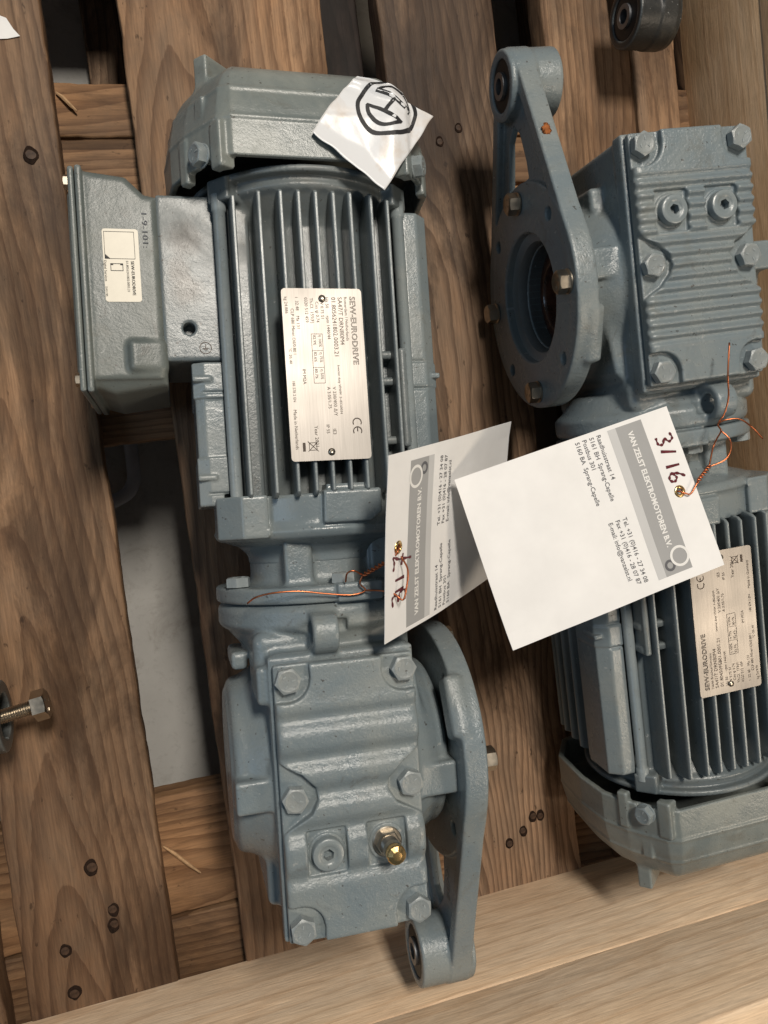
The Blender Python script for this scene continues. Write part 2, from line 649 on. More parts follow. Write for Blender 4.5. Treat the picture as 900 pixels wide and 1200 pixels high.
def wood_mat(name, dark, mid, light, grey, ring=0.6, dirt=0.6, rough=0.75, axis='y', knots=0.0, period=5.5, wob=1.0, late=0.35, fibre=0.12):
    """plain-sawn board: growth rings about a pith that runs along the board, slightly askew below its face"""
    m, nt, b = new_mat(name)
    y = axis == 'y'
    tc = nt.nodes.new('ShaderNodeTexCoord')
    oi = nt.nodes.new('ShaderNodeObjectInfo')
    src = tc.outputs['Object']
    if not y:
        rot = nt.nodes.new('ShaderNodeMapping')
        rot.inputs['Rotation'].default_value = (0, 0, math.pi / 2)
        nt.links.new(src, rot.inputs['Vector'])
        src = rot.outputs['Vector']

    def rnd_math(mul, add):
        n = nd(nt, 'ShaderNodeMath')
        n.operation = 'MULTIPLY_ADD'
        n.inputs[1].default_value = mul
        n.inputs[2].default_value = add
        nt.links.new(oi.outputs['Random'], n.inputs[0])
        return n.outputs[0]

    def mapped(scale, loc=None, rotx=0.0, vec=None):
        mp = nt.nodes.new('ShaderNodeMapping')
        mp.inputs['Scale'].default_value = scale
        mp.inputs['Rotation'].default_value = (rotx, 0, 0)
        nt.links.new(vec or src, mp.inputs['Vector'])
        if loc:
            cb = nt.nodes.new('ShaderNodeCombineXYZ')
            for k in range(3):
                nt.links.new(rnd_math(*loc[k]), cb.inputs[k])
            nt.links.new(cb.outputs[0], mp.inputs['Location'])
        return mp.outputs['Vector']
    off = ((7.3, 0.0), (11.1, 0.0), (5.7, 0.0))
    vs = mapped((1, 0.05, 1), off)          # drawn out along the fibres
    vm_ = mapped((1, 0.22, 1), off)
    vr = mapped((1, 0.45, 1), off)
    # ring distance
    vp = mapped((1, 1, 1), ((0.16, -0.08), (0.0, 0.0), (0.03, 0.014)), math.radians(3.2))
    wn = nd(nt, 'ShaderNodeTexNoise', Scale=11.0, Detail=3.0, Roughness=0.55)
    nt.links.new(vm_, wn.inputs['Vector'])
    wa = nd(nt, 'ShaderNodeVectorMath')
    wa.operation = 'MULTIPLY_ADD'
    wa.inputs[1].default_value = (0.030 * wob, 0, 0.030 * wob)
    nt.links.new(wn.outputs['Color'], wa.inputs[0])
    nt.links.new(vp, wa.inputs[2])
    w = nd(nt, 'ShaderNodeTexWave', Scale=314.16 / period, Distortion=0.6, Detail=2.0)
    w.inputs['Detail Scale'].default_value = 1.5
    w.wave_type = 'RINGS'
    w.rings_direction = 'Y'
    w.wave_profile = 'SAW'
    nt.links.new(wa.outputs[0], w.inputs['Vector'])
    fib = noise_tex(nt, vs, 800, 3, 0.6)
    fib2 = noise_tex(nt, vs, 230, 5, 0.7, 0.4)
    band = noise_tex(nt, vs, 30, 4, 0.6)
    blot = noise_tex(nt, vm_, 16, 8, 0.68, 0.7)
    blot2 = noise_tex(nt, vr, 26, 8, 0.72, 0.8)
    slow = noise_tex(nt, vm_, 6.5, 6, 0.62, 0.6)
    speck = noise_tex(nt, vr, 150, 3, 0.7)
    crack = noise_tex(nt, mapped((1, 0.018, 1), off), 55, 2, 0.5, 0.3)
    c = mix(nt, ramp(nt, band, [(0.30, g(0)), (0.70, g(1))]), mid, light)
    c = mix(nt, ramp(nt, blot2, [(0.42, g(0)), (0.62, g(0.8))]), c, grey)
    c = mix(nt, ramp(nt, w.outputs['Fac'], [(late, g(0)), (0.90, g(ring)), (0.97, g(ring)), (1.0, g(0.0))]), c, dark)
    c = mix(nt, ramp(nt, fib2, [(0.58, g(0)), (0.68, g(ring * 0.6))]), c, tuple(x * 0.8 for x in dark))
    c = mix(nt, 1.0, c, ramp(nt, fib, [(0.30, g(1 - fibre)), (0.72, g(1 + fibre * 0.7))]), 'MULTIPLY')
    c = mix(nt, 1.0, c, ramp(nt, slow, [(0.34, (1 - dirt * 0.85, 1 - dirt * 0.92, 1 - dirt * 0.97)), (0.48, g(1 - dirt * 0.15)), (0.62, (1.25, 1.2, 1.14))]), 'MULTIPLY')
    c = mix(nt, ramp(nt, blot, [(0.50, g(0)), (0.56, g(dirt * 0.6)), (0.64, g(dirt))]), c, tuple(x * 0.38 for x in dark))
    c = mix(nt, ramp(nt, speck, [(0.66, g(0)), (0.72, g(dirt * 0.9))]), c, tuple(x * 0.3 for x in dark))
    c = mix(nt, ramp(nt, crack, [(0.696, g(0)), (0.705, g(dirt)), (0.72, g(dirt))]), c, tuple(x * 0.2 for x in dark))
    if knots:
        vo = nd(nt, 'ShaderNodeTexVoronoi', Scale=knots)
        vk = mapped((1, 0.6, 0.02), off)
        nt.links.new(vk, vo.inputs['Vector'])
        kf = ramp(nt, vo.outputs['Distance'], [(0.0, g(0.85)), (0.036, g(0.6)), (0.046, g(0.95)), (0.062, g(0))])
        c = mix(nt, kf, c, tuple(x * 0.5 for x in dark))
    hv = nt.nodes.new('ShaderNodeHueSaturation')
    nt.links.new(rnd_math(0.30, 0.84), hv.inputs['Value'])
    nt.links.new(c, hv.inputs['Color'])
    nt.links.new(hv.outputs['Color'], b.inputs['Base Color'])
    nt.links.new(ramp(nt, slow, [(0.4, g(rough - 0.15)), (0.6, g(rough))]), b.inputs['Roughness'])
    b.inputs['Specular IOR Level'].default_value = 0.3
    p = bump(nt, b, w.outputs['Fac'], 0.30, 0.0010)
    p = bump(nt, b, fib2, 0.40, 0.0010, p)
    p = bump(nt, b, blot2, 0.35, 0.0020, p)
    bump(nt, b, fib, 0.2, 0.0005, p)
    return m


M_OLD = wood_mat('weathered_pallet_wood', (0.085, 0.039, 0.019), (0.235, 0.130, 0.069), (0.365, 0.228, 0.134), (0.220, 0.143, 0.090), 0.52, 0.68, knots=2.4, late=0.45, fibre=0.24)
M_OLD2 = wood_mat('dark_pallet_wood', (0.056, 0.029, 0.017), (0.185, 0.113, 0.069), (0.31, 0.205, 0.132), (0.20, 0.138, 0.094), 0.62, 0.74, wob=1.8, knots=2.2, late=0.45, fibre=0.24)
M_CROSS = wood_mat('pallet_cross_wood', (0.085, 0.039, 0.018), (0.225, 0.122, 0.060), (0.325, 0.193, 0.103), (0.19, 0.113, 0.064), axis='x', knots=4.0, fibre=0.22)
M_GLOOM = wood_mat('shade_dark_wood', (0.010, 0.007, 0.006), (0.022, 0.015, 0.013), (0.036, 0.025, 0.020), (0.03, 0.022, 0.02))  # deep shade of the gaps put into a near-black wood colour
M_PINE = wood_mat('fresh_pine', (0.46, 0.29, 0.165), (0.72, 0.545, 0.375), (0.78, 0.62, 0.46), (0.68, 0.50, 0.34), 0.34, 0.10, 0.55, 'x', 4.0, 12.0, 1.0, 0.72, 0.20)
M_PINE_Y = wood_mat('fresh_pine_side', (0.36, 0.215, 0.115), (0.55, 0.385, 0.235), (0.62, 0.45, 0.295), (0.50, 0.34, 0.20), 0.34, 0.10, 0.55, 'y', 0, 12.0, 1.0, 0.72, 0.20)


def concrete():
    m, nt, b = new_mat('concrete_floor')
    v = coords(nt)
    n = noise_tex(nt, v, 9, 6, 0.6)
    n2 = noise_tex(nt, v, 120, 5, 0.7)
    c = mix(nt, ramp(nt, n, [(0.3, g(0)), (0.7, g(1))]), (0.36, 0.35, 0.33), (0.46, 0.45, 0.43))
    c = mix(nt, ramp(nt, n2, [(0.55, g(0)), (0.75, g(0.35))]), c, (0.16, 0.15, 0.14))
    n5 = noise_tex(nt, v, 26, 8, 0.75, 0.8)
    c = mix(nt, ramp(nt, n5, [(0.52, g(0)), (0.68, g(0.5))]), c, (0.20, 0.18, 0.155))
    nt.links.new(c, b.inputs['Base Color'])
    b.inputs['Roughness'].default_value = 0.6
    bump(nt, b, n2, 0.2, 0.001)
    return m


M_FLOOR = concrete()

# ------------------------------------------------------------------ the setting
bm = bmesh.new()
bmesh.ops.create_grid(bm, x_segments=4, y_segments=4, size=6000)
fl = mesh_obj('floor', bm_mesh('floor', bm), M_FLOOR)
tag(fl, kind='structure')

# pallet: boards run along Y, cross boards along X beneath them
ZT = GZ - 86.0      # top of the pallet boards


def board_mesh(name, lo, hi, rag=0.8, seed=0, nseg=26, axis=1):
    nseg = 150 if rag > 0.5 else nseg
    """plank lo..hi in mm with slightly uneven long edges"""
    r = random.Random(seed)
    bm = bmesh.new()
    L = hi[axis] - lo[axis]
    oth = 1 - axis
    bev = 1.6
    prof = [(0, bev), (bev * 0.3, bev * 0.3), (bev, 0)]
    rings = []
    ph = r.random() * 50
    for i in range(nseg + 1):
        t = lo[axis] + L * i / nseg
        e0 = lo[oth] + rag * (mnoise.noise((t * 0.03, ph, 0)) * 1.6 + abs(mnoise.noise((t * 0.16, ph + 3, 1))) * 1.5)
        e1 = hi[oth] + rag * (mnoise.noise((t * 0.03, ph + 9, 0)) * 1.6 - abs(mnoise.noise((t * 0.16, ph + 5, 1))) * 1.5)
        zt = hi[2] + 0.5 * mnoise.noise((t * 0.012, ph + 20, 0))
        zb = lo[2]
        w = [(e0, zb), (e0, zt - bev)]
        w += [(e0 + bev * 0.35, zt - bev * 0.35), (e0 + bev, zt)]
        for q in (0.25, 0.5, 0.75):
            w.append((e0 + (e1 - e0) * q, zt + 0.4 * mnoise.noise((t * 0.02, ph + q * 30, 4))))
        w += [(e1 - bev, zt), (e1 - bev * 0.35, zt - bev * 0.35), (e1, zt - bev), (e1, zb)]
        ring = []
        for u, z in w:
            ring.append(bm.verts.new((u, t, z) if axis == 1 else (t, u, z)))
        rings.append(ring)
    n = len(rings[0])
    for A, B in zip(rings, rings[1:]):
        for k in range(n):
            bm.faces.new((A[k], A[(k + 1) % n], B[(k + 1) % n], B[k]))
    bm.faces.new(rings[0])
    bm.faces.new(rings[-1])
    return smooth_angle(bm_mesh(name, bm), 40)


def centred(name, lo, hi, mat, parent, seed, axis=1, rag=0.8, nseg=26):
    c = [(a + b) / 2 for a, b in zip(lo, hi)]
    l2 = [a - d for a, d in zip(lo, c)]
    h2 = [a - d for a, d in zip(hi, c)]
    return mesh_obj(name, board_mesh(name, l2, h2, rag, seed, nseg, axis), mat, parent, c)


pallet = empty('wooden_pallet', (0, 0, 0), 'old brown wooden pallet with nailed boards lying under both motors', 'pallet')
TB = 22.0
boards = [(-440, -286, M_OLD), (-284.5, -180, M_OLD), (-129, 20, M_OLD), (65, 163, M_OLD2), (206, 286, M_OLD), (289, 331, M_OLD)]
for i, (x0, x1, mt) in enumerate(boards):
    y0 = -348 if i != 0 else -200
    if i == 0:
        continue
    centred('deck_board', (x0, y0, ZT - TB), (x1, 640, ZT), mt, pallet, i)
centred('deck_board', (-440, -348, ZT - TB), (-300, 640, ZT), M_OLD, pallet, 9)
# cross boards under the deck; the first is unseen, added to shade the floor
for i, (y0, y1) in enumerate(((428, 560), (296, 336), (256, 295), (214, 254), (70, 160), (-300, -204), (-400, -302))):
    centred('cross_board', (-460, y0, ZT - 2 * TB - 2), (380, y1, ZT - TB - 1.0), M_CROSS, pallet, 20 + i, axis=0)
centred('stringer', (30, 180, ZT - 82), (64, 690, ZT - 50), M_GLOOM, pallet, 34, rag=0.3)  # its near-black colour stands in for shade in this gap
centred('stringer', (331, -336, ZT - 80), (420, 690, ZT - 46), M_OLD2, pallet, 33, rag=0.3)  # added to cover the bright floor and keep the right gap dark
# blocks and bottom runners that stand on the floor
for x0, x1 in ((-158, -20), (28, 66), (-420, -330), (150, 212), (260, 400)):
    centred('bottom_runner', (x0, 190 if x0 == -158 else -400, 1), (x1, 640, 21), M_GLOOM if x0 in (28, 150) else M_OLD2, pallet, int(40 + x0), rag=0.4)  # near-black runners are added dark strips standing in for shade on the floor
for x0, x1 in ((-118, -20), (-420, -330), (260, 400)):
    for y0, y1 in ((206, 330), (-400, -300)):
        b_ = bmesh.new()
        add_box(b_, (-(x1 - x0) / 2, -(y1 - y0) / 2, -38), ((x1 - x0) / 2, (y1 - y0) / 2, 38), 1.5)
        mesh_obj('pallet_block', bm_mesh('pallet_block', b_), M_OLD2, pallet, ((x0 + x1) / 2, (y0 + y1) / 2, 60))

# collar walls of fresh pine round the pallet
collar = empty('pallet_collar', (0, 0, 0), 'pale pine plank collar standing round the pallet edge', 'crate wall')
centred('plank', (-480, -360, ZT - 1), (378, -338.5, ZT + 104), M_PINE, collar, 61, axis=0, rag=0.2)
centred('plank', (-480, -360, ZT + 105.0), (378, -338.5, ZT + 190), M_PINE, collar, 62, axis=0, rag=0.2)
centred('plank', (357, -337, ZT - 24), (379, 700, ZT + 70), M_PINE_Y, collar, 63, rag=0.2)
centred('plank', (357, -337, ZT + 71), (379, 700, ZT + 170), M_PINE_Y, collar, 64, rag=0.2)

# ------------------------------------------------------------------ fasteners


def hex_head(name, af=13.0, h=5.5, washer=0.0, stud=0.0):
    """hex bolt head along +Z, seat at z=0"""
    bm = bmesh.new()
    R = af / math.sqrt(3)
    if washer:
        add_lathe(bm, [(af * 0.56, 0), (af * 0.60, 0.4), (af * 0.60, washer - 0.3), (af * 0.56, washer), (0, washer)], 24)
    z0 = washer
    hexa = [(R * math.cos(math.pi / 3 * i), R * math.sin(math.pi / 3 * i)) for i in range(6)]
    sub = 4
    ring_lo, ring_hi, ring_t, ring_c, ring_d = [], [], [], [], []
    for i in range(6):
        for k in range(sub):
            t = k / sub
            x = hexa[i][0] * (1 - t) + hexa[(i + 1) % 6][0] * t
            y = hexa[i][1] * (1 - t) + hexa[(i + 1) % 6][1] * t
            rr = math.hypot(x, y)
            cham = h - 0.35 - (rr - af / 2) * 0.55
            ring_lo.append(bm.verts.new((x, y, z0)))
            ring_hi.append(bm.verts.new((x, y, z0 + cham)))
            s = (af / 2 - 0.25) / rr
            ring_t.append(bm.verts.new((x * s, y * s, z0 + h - 0.15)))
            s = (af / 2 - 0.9) / rr
            ring_c.append(bm.verts.new((x * s, y * s, z0 + h)))
            s = (af / 2 - 2.0) / rr
            ring_d.append(bm.verts.new((x * s, y * s, z0 + h - 0.25)))
    n = len(ring_lo)
    for A, B in ((ring_lo, ring_hi), (ring_hi, ring_t), (ring_t, ring_c), (ring_c, ring_d)):
        for i in range(n):
            bm.faces.new((A[i], A[(i + 1) % n], B[(i + 1) % n], B[i]))
    bm.faces.new(ring_d)
    bm.faces.new(ring_lo)
    for k in range(3):
        a = k * 2.1
        add_box(bm, (-1.0, -0.35, z0 + h - 0.4), (1.0, 0.35, z0 + h + 0.05), 0, 1, Matrix.Translation((af * 0.24 * math.cos(a), af * 0.24 * math.sin(a), 0)) @ Matrix.Rotation(a * 1.7, 4, 'Z'))
    return smooth_angle(bm_mesh(name, bm), 24)


def socket_plug(name, R=9.0, h=6.0):
    bm = bmesh.new()
    add_lathe(bm, [(R, -2), (R, h - 1.2), (R - 0.4, h - 0.4), (R - 1.2, h), (R * 0.62, h), (R * 0.52, h - 0.5), (R * 0.50, h - 0.6)], 40)
    n = 6
    r = R * 0.36
    # hexagonal socket
    top = [bm.verts.new((r * math.cos(math.pi / 3 * i), r * math.sin(math.pi / 3 * i), h - 0.6)) for i in range(6)]
    bot = [bm.verts.new((v.co.x, v.co.y, h - 5.5)) for v in top]
    for i in range(6):
        bm.faces.new((top[i], top[(i + 1) % 6], bot[(i + 1) % 6], bot[i]))
    bm.faces.new(bot)
    # annulus between round lip and hexagon
    ring = [v for v in bm.verts if abs(v.co.z - (h - 0.6)) < 1e-5 and abs(math.hypot(v.co.x, v.co.y) - R * 0.5) < 1e-3]
    ring.sort(key=lambda v: math.atan2(v.co.y, v.co.x) % (2 * math.pi))
    m = len(ring)
    for i in range(m):
        a, b_ = ring[i], ring[(i + 1) % m]
        ka = int(((math.atan2(a.co.y, a.co.x) % (2 * math.pi)) / (math.pi / 3)) + 0.5) % 6
        kb = int(((math.atan2(b_.co.y, b_.co.x) % (2 * math.pi)) / (math.pi / 3)) + 0.5) % 6
        if ka == kb:
            bm.faces.new((a, b_, top[ka]))
        else:
            bm.faces.new((a, b_, top[kb], top[ka]))
    return smooth_angle(bm_mesh(name, bm), 30)


BOLT = hex_head('bolt', 13, 6.0)
BOLT_W = hex_head('washer_bolt', 11.5, 5.5, washer=1.4)
BOLT_S = hex_head('steel_bolt', 13, 7.0, washer=1.6)
BOLT_SM = hex_head('lid_bolt', 7.5, 3.2)
PLUG = socket_plug('plug')


def place(name, me, mat, parent, loc, z_axis=(0, 0, 1), spin=0.0):
    me2 = me
    if me.materials and me.materials[0] != mat:
        me2 = bpy.data.meshes.get(me.name + '_' + mat.name)
        if me2 is None:
            me2 = me.copy()
            me2.name = me.name + '_' + mat.name
            me2.materials.clear()
    o = mesh_obj(name, me2, mat, parent, loc)
    q = Vector((0, 0, 1)).rotation_difference(Vector(z_axis).normalized())
    o.rotation_mode = 'QUATERNION'
    from mathutils import Quaternion
    o.rotation_quaternion = q @ Quaternion((0, 0, 1), spin)
    return o


# ------------------------------------------------------------------ text


def text_geo(s, size, align='LEFT', outline=False, bold=0.0):
    cu = bpy.data.curves.new('t', 'FONT')
    cu.body = s
    cu.size = size
    cu.align_x = align
    cu.resolution_u = 2
    cu.offset = bold * size
    if outline:
        cu.fill_mode = 'NONE'
        cu.bevel_depth = size * 0.022
        cu.bevel_resolution = 0
    ob = bpy.data.objects.new('t', cu)
    me = bpy.data.meshes.new_from_object(ob)
    V = [tuple(v.co) for v in me.vertices]
    F = [tuple(p.vertices) for p in me.polygons]
    bpy.data.objects.remove(ob)
    bpy.data.curves.remove(cu)
    bpy.data.meshes.remove(me)
    return V, F


class Print:
    """flat print collected in (u right, v up) mm and mapped on a surface"""

    def __init__(s):
        s.V, s.F = [], []

    def put(s, V, F):
        o = len(s.V)
        s.V += [(p[0], p[1]) for p in V]
        s.F += [tuple(i + o for i in f) for f in F]

    def text(s, t, u, v, size, sx=1.0, align='LEFT', outline=False, rot=0.0, bold=0.0):
        V, F = text_geo(t, size, align, outline, bold)
        c, sn = math.cos(rot), math.sin(rot)
        s.put([(u + (p[0] * sx) * c - p[1] * sn, v + (p[0] * sx) * sn + p[1] * c) for p in V], F)

    def rect(s, u0, v0, u1, v1, n=1):
        for i in range(n):
            a = v0 + (v1 - v0) * i / n
            b = v0 + (v1 - v0) * (i + 1) / n
            s.put([(u0, a), (u1, a), (u1, b), (u0, b)], [(0, 1, 2, 3)])

    def frame(s, u0, v0, u1, v1, w):
        s.rect(u0, v0, u1, v0 + w)
        s.rect(u0, v1 - w, u1, v1)
        s.rect(u0, v0 + w, u0 + w, v1 - w)
        s.rect(u1 - w, v0 + w, u1, v1 - w)

    def ring(s, c, r0, r1, a0=0, a1=360, n=40):
        V, F = [], []
        for i in range(n + 1):
            a = math.radians(a0 + (a1 - a0) * i / n)
            V += [(c[0] + r0 * math.cos(a), c[1] + r0 * math.sin(a)), (c[0] + r1 * math.cos(a), c[1] + r1 * math.sin(a))]
        for i in range(n):
            F.append((2 * i, 2 * i + 1, 2 * i + 3, 2 * i + 2))
        s.put(V, F)

    def stroke(s, pts, w, curve=True):
        P = [(p[0], p[1], 0) for p in pts]
        if curve and len(P) > 2:
            P = [tuple(q) for q in spline(P, 6)]
        n = len(P)
        V, F = [], []
        for i in range(n):
            t = Vector(P[min(i + 1, n - 1)]) - Vector(P[max(i - 1, 0)])
            t.normalize()
            ww = w * (0.8 + 0.35 * math.sin(i * 1.3 + n))
            V += [(P[i][0] - t.y * ww / 2, P[i][1] + t.x * ww / 2), (P[i][0] + t.y * ww / 2, P[i][1] - t.x * ww / 2)]
        for i in range(n - 1):
            F.append((2 * i, 2 * i + 1, 2 * i + 3, 2 * i + 2))
        s.put(V, F)

    def build(s, name, fmap, mat, parent):
        me = bpy.data.meshes.new(name)
        me.from_pydata([[c * MM for c in fmap(u, v)] for u, v in s.V], [], s.F)
        me.update()
        return mesh_obj(name, me, mat, parent)


# ------------------------------------------------------------------ geared motor: castings
YC, ZC = -201.0, -3.5      # hollow shaft centre (y, z)
bolt_xy = [(x, y) for y in (-136.7, -202.4, -274.3) for x in (-36.0, 30.5)]


def build_gear_housing():
    v = Vol((-74, -298, -92), (80, -50, 84), 1.0)
    v.add(p_box((-43, -284, -62), (38, -124, 67), 4), 3)
    # rim under the cover
    v.add(p_box((-45.5, -284.5, 58), (39.5, -125, 68.5), 1.5), 3)
    # bearing drum about the hollow shaft
    v.add(p_cyl('x', (YC, ZC), 50, -66, -40, 4, 66), 4)
    v.add(p_cyl('x', (YC, ZC), 66, 36, 58, 4, 54), 4)
    v.add(p_cyl('x', (YC, ZC), 54, -66, 64, 5), 3)
    v.add(p_cyl('x', (YC, ZC), 68, -36, 34, 5), 5)
    v.add(p_cyl('x', (YC, ZC), 48, -68, 66, 3), 2)
    # side bosses
    v.add(p_box((33, -221, 10), (67, -201, 57), 2), 2.5)
    v.add(p_box((-67, -214, 0), (-38, -195, 60), 2), 2.5)
    # lower cavity wall and ribs on the left flank
    v.add(p_box((-50, -282, -50), (-36, -226, 30), 4), 4)
    v.add(p_box((-52, -152, 20), (-41, -130, 66), 3), 3)
    v.add(p_box((-63, -138, -20), (-53, -127, 22), 3), 2)
    v.add(p_prism('y', [(-62, 0), (-40, 0), (-40, 62), (-46, 58)], -196, -188, 2), 4)
    # shoulder on the flange side
    v.add(p_box((36, -262, -20), (48, -246, 40), 3), 4)
    v.add(p_prism('z', [(36, -128), (36, -190), (52, -186), (46, -140)], -40, 48, 3), 4)
    # neck and bell towards the motor
    v.add(p_box((-52, -134, -58), (42, -112, 57), 7), 4)
    v.add(p_cyl('y', (-1, 0), 52, -127, -109.5, 2, 66), 3)
    v.add(p_cyl('y', (-1, 0), 67, -113, -97.5, 5), 3)
    v.add(p_cyl('y', (-1, 0), 67.6, -96.8, -87, 2.0), 1.2)
    v.add(p_box((-3, -97, 55), (24, -86, 70.5), 1.5), 1.5)
    # neck of the adapter
    v.add(p_cyl('y', (-1, 0), 45, -90, -52, 1), 7)
    v.add(p_box((-30, -90, 20), (-13, -56, 50), 2.5), 4)
    v.add(p_box((24, -90, 10), (38, -56, 42), 2.5), 4)
    # lug with a cross hole
    v.add(p_prism('x', [(-100, 40), (-101, 66)] + circ((-113, 68), 12, 10, 20, 160)[1:] + [(-128, 60), (-128, 40)], -20, -5, 2), 3)
    v.cut(p_cyl('x', (-112.5, 68), 6.5, -28, 2, 0.5), 0.8)
    # flange bore side pit
    v.cut(p_cyl('x', (YC, ZC), 36, 30, 80, 0.5), 0.8)
    return v.mesh('gear_housing')


def build_cover(kind):
    v = Vol((-46, -286, 66), (41, -126, 84), 0.75)
    lo, hi = (-43.5, -282.8, 69.0), (37.6, -128.4, 84)

    def fn(X, Y, Z):
        base = p_box((-43.5, -282.8, 69.2), (37.6, -128.4, 95), 1.6)[0](X, Y, Z)
        if kind == 1:
            r = np.zeros_like(Y)
            for yv in (-159.2, -181.4, -200.9, -221.0, -247.0):
                r = r + np.exp(-((Y - yv) / 5.0) ** 2)
            rise = 1 / (1 + np.exp((Y + 152) / 2.0)) * 1 / (1 + np.exp(-(Y + 252) / 2.0))
            zt = 78.6 + 2.3 * rise - 3.6 * r
        else:
            w = 1 / (1 + np.exp((Y + 153.5) / 1.0)) * 1 / (1 + np.exp(-(Y + 257) / 1.0))
            zt = 79.4 + w * (1.25 * np.cos((Y + 152) * 2 * np.pi / 7.1) - 0.3)
        edge = np.minimum(np.minimum(X + 43.5, 37.6 - X), 5) / 5
        top = (Z - (zt - (1 - edge) ** 2 * 1.2).astype(np.float32)) * np.float32(0.85)
        k = np.float32(2.0)
        h = np.maximum(k - np.abs(base - top), 0) / k
        return (np.maximum(base, top) + h * h * k * 0.25).astype(np.float32)
    v.add((fn, lo, hi), 0.01)
    Z0 = 74.8
    for (x, y) in bolt_xy:
        sx = -1 if x < 0 else 1
        ex = -60 if sx < 0 else 54
        if abs(y + 202.4) < 1:
            x0 = -44.2 if sx < 0 else 38.4
            tip = -20 if sx < 0 else 15.5
            poly = [(x0 + sx * 8, y + 24), (x0 + sx * 8, y - 24), (x0 - sx * 1, y - 20), (tip - sx * -5, y - 8), (tip, y), (tip - sx * -5, y + 8), (x0 - sx * 1, y + 20)]
            poly = [(x0 + sx * 8, y + 26), (x0 + sx * 8, y - 26), (x + sx * 4, y - 17), (x - sx * 9, y - 9), (x - sx * 13, y - 2), (x - sx * 12, y + 5), (x - sx * 5, y + 13), (x + sx * 4, y + 18)]
            v.cut(p_prism('z', poly, Z0, 100, 0.6), 1.0)
        else:
            sy = 1 if y > -200 else -1
            yl = y + sy * 4
            poly = circ((x, y), 12.5, 36)
            v.cut(p_prism('z', poly, Z0, 100, 0.4), 1.2)
            bx = sorted((x - sx * 0, x + sx * 20))
            by = sorted((y - sy * 12.5, y + sy * 20))
            v.cut(p_box((bx[0], by[0], Z0), (bx[1], by[1], 100), 0.4), 1.0)
            bx = sorted((x - sx * 12.5, x + sx * 20))
            by = sorted((y, y + sy * 20))
            v.cut(p_box((bx[0], by[0], Z0), (bx[1], by[1], 100), 0.4), 1.0)
    for x0, x1 in ((-31, -8.5), (3.5, 26)):
        v.cut(p_box((x0, -247, 75.4), (x1, -221.5, 100), 1.0), 1.0)
    for xx in (-19.8, 14.8):
        v.add(p_cyl('z', (xx, -234.2), 10.6, 74, 76.6, 0.6), 0.6)
    return v.mesh('gearbox_cover_%d' % kind)


def uneven_capsule(c0, r0, c1, r1, n=40):
    """outline polygon of the hull of two circles"""
    dx, dy = c1[0] - c0[0], c1[1] - c0[1]
    L = math.hypot(dx, dy)
    base = math.degrees(math.atan2(dy, dx))
    a = math.degrees(math.acos((r0 - r1) / L))
    return circ(c0, r0, n, base + a, base + 360 - a) + circ(c1, r1, n, base - a, base + a)


EYE = (-344.5, -2.5)


def build_torque_arm():
    v = Vol((40, -376, -86), (94, -118, 80), 1.0)
    hull = uneven_capsule((YC, ZC), 77, EYE, 23)
    v.add(p_prism('x', hull, 66, 80, 1.2), 0.5)
    # recessed web between disc and eye, both faces
    web = uneven_capsule((YC, ZC), 67, EYE, 13)
    for a0, a1 in ((50, 69.5), (74.5, 96)):
        v.cut(p_prism('x', web, a0, a1, 0.5), 2.0)
    v.add(p_cyl('x', (YC, ZC), 77.5, 66, 80, 1.2), 1.5)
    # window in the web
    v.cut(p_prism('x', [(-280, -30), (-281, 6), (-292, 5), (-312, -1), (-320, -10), (-312, -20)], 60, 90, 1), 1.2)
    # eye
    v.add(p_cyl('x', EYE, 22.5, 47, 84, 1.5), 2.0)
    v.cut(p_cyl('x', EYE, 16.5, 40, 94, 0.3), 0.8)
    # raised rim lug on the inner face
    v.add(p_box((61, -187, 50), (72, -150, 65.5), 3, rotm('X', -21)), 4)
    # bore and bolt holes
    v.cut(p_cyl('x', (YC, ZC), 44.5, 50, 96, 0.3), 0.8)
    for k in range(4):
        a = math.radians(45 + 90 * k)
        v.cut(p_cyl('x', (YC + 65.6 * math.cos(a), ZC + 65.6 * math.sin(a)), 4.2, 50, 96, 0.2), 0.5)
    return v.mesh('torque_arm')


FAN_POLY = mirror_poly([(0, 75), (47, 75), (55, 71), (72, 47), (80.5, 29), (84, 0), (83, -40), (68, -66), (40, -76), (0, -76)])


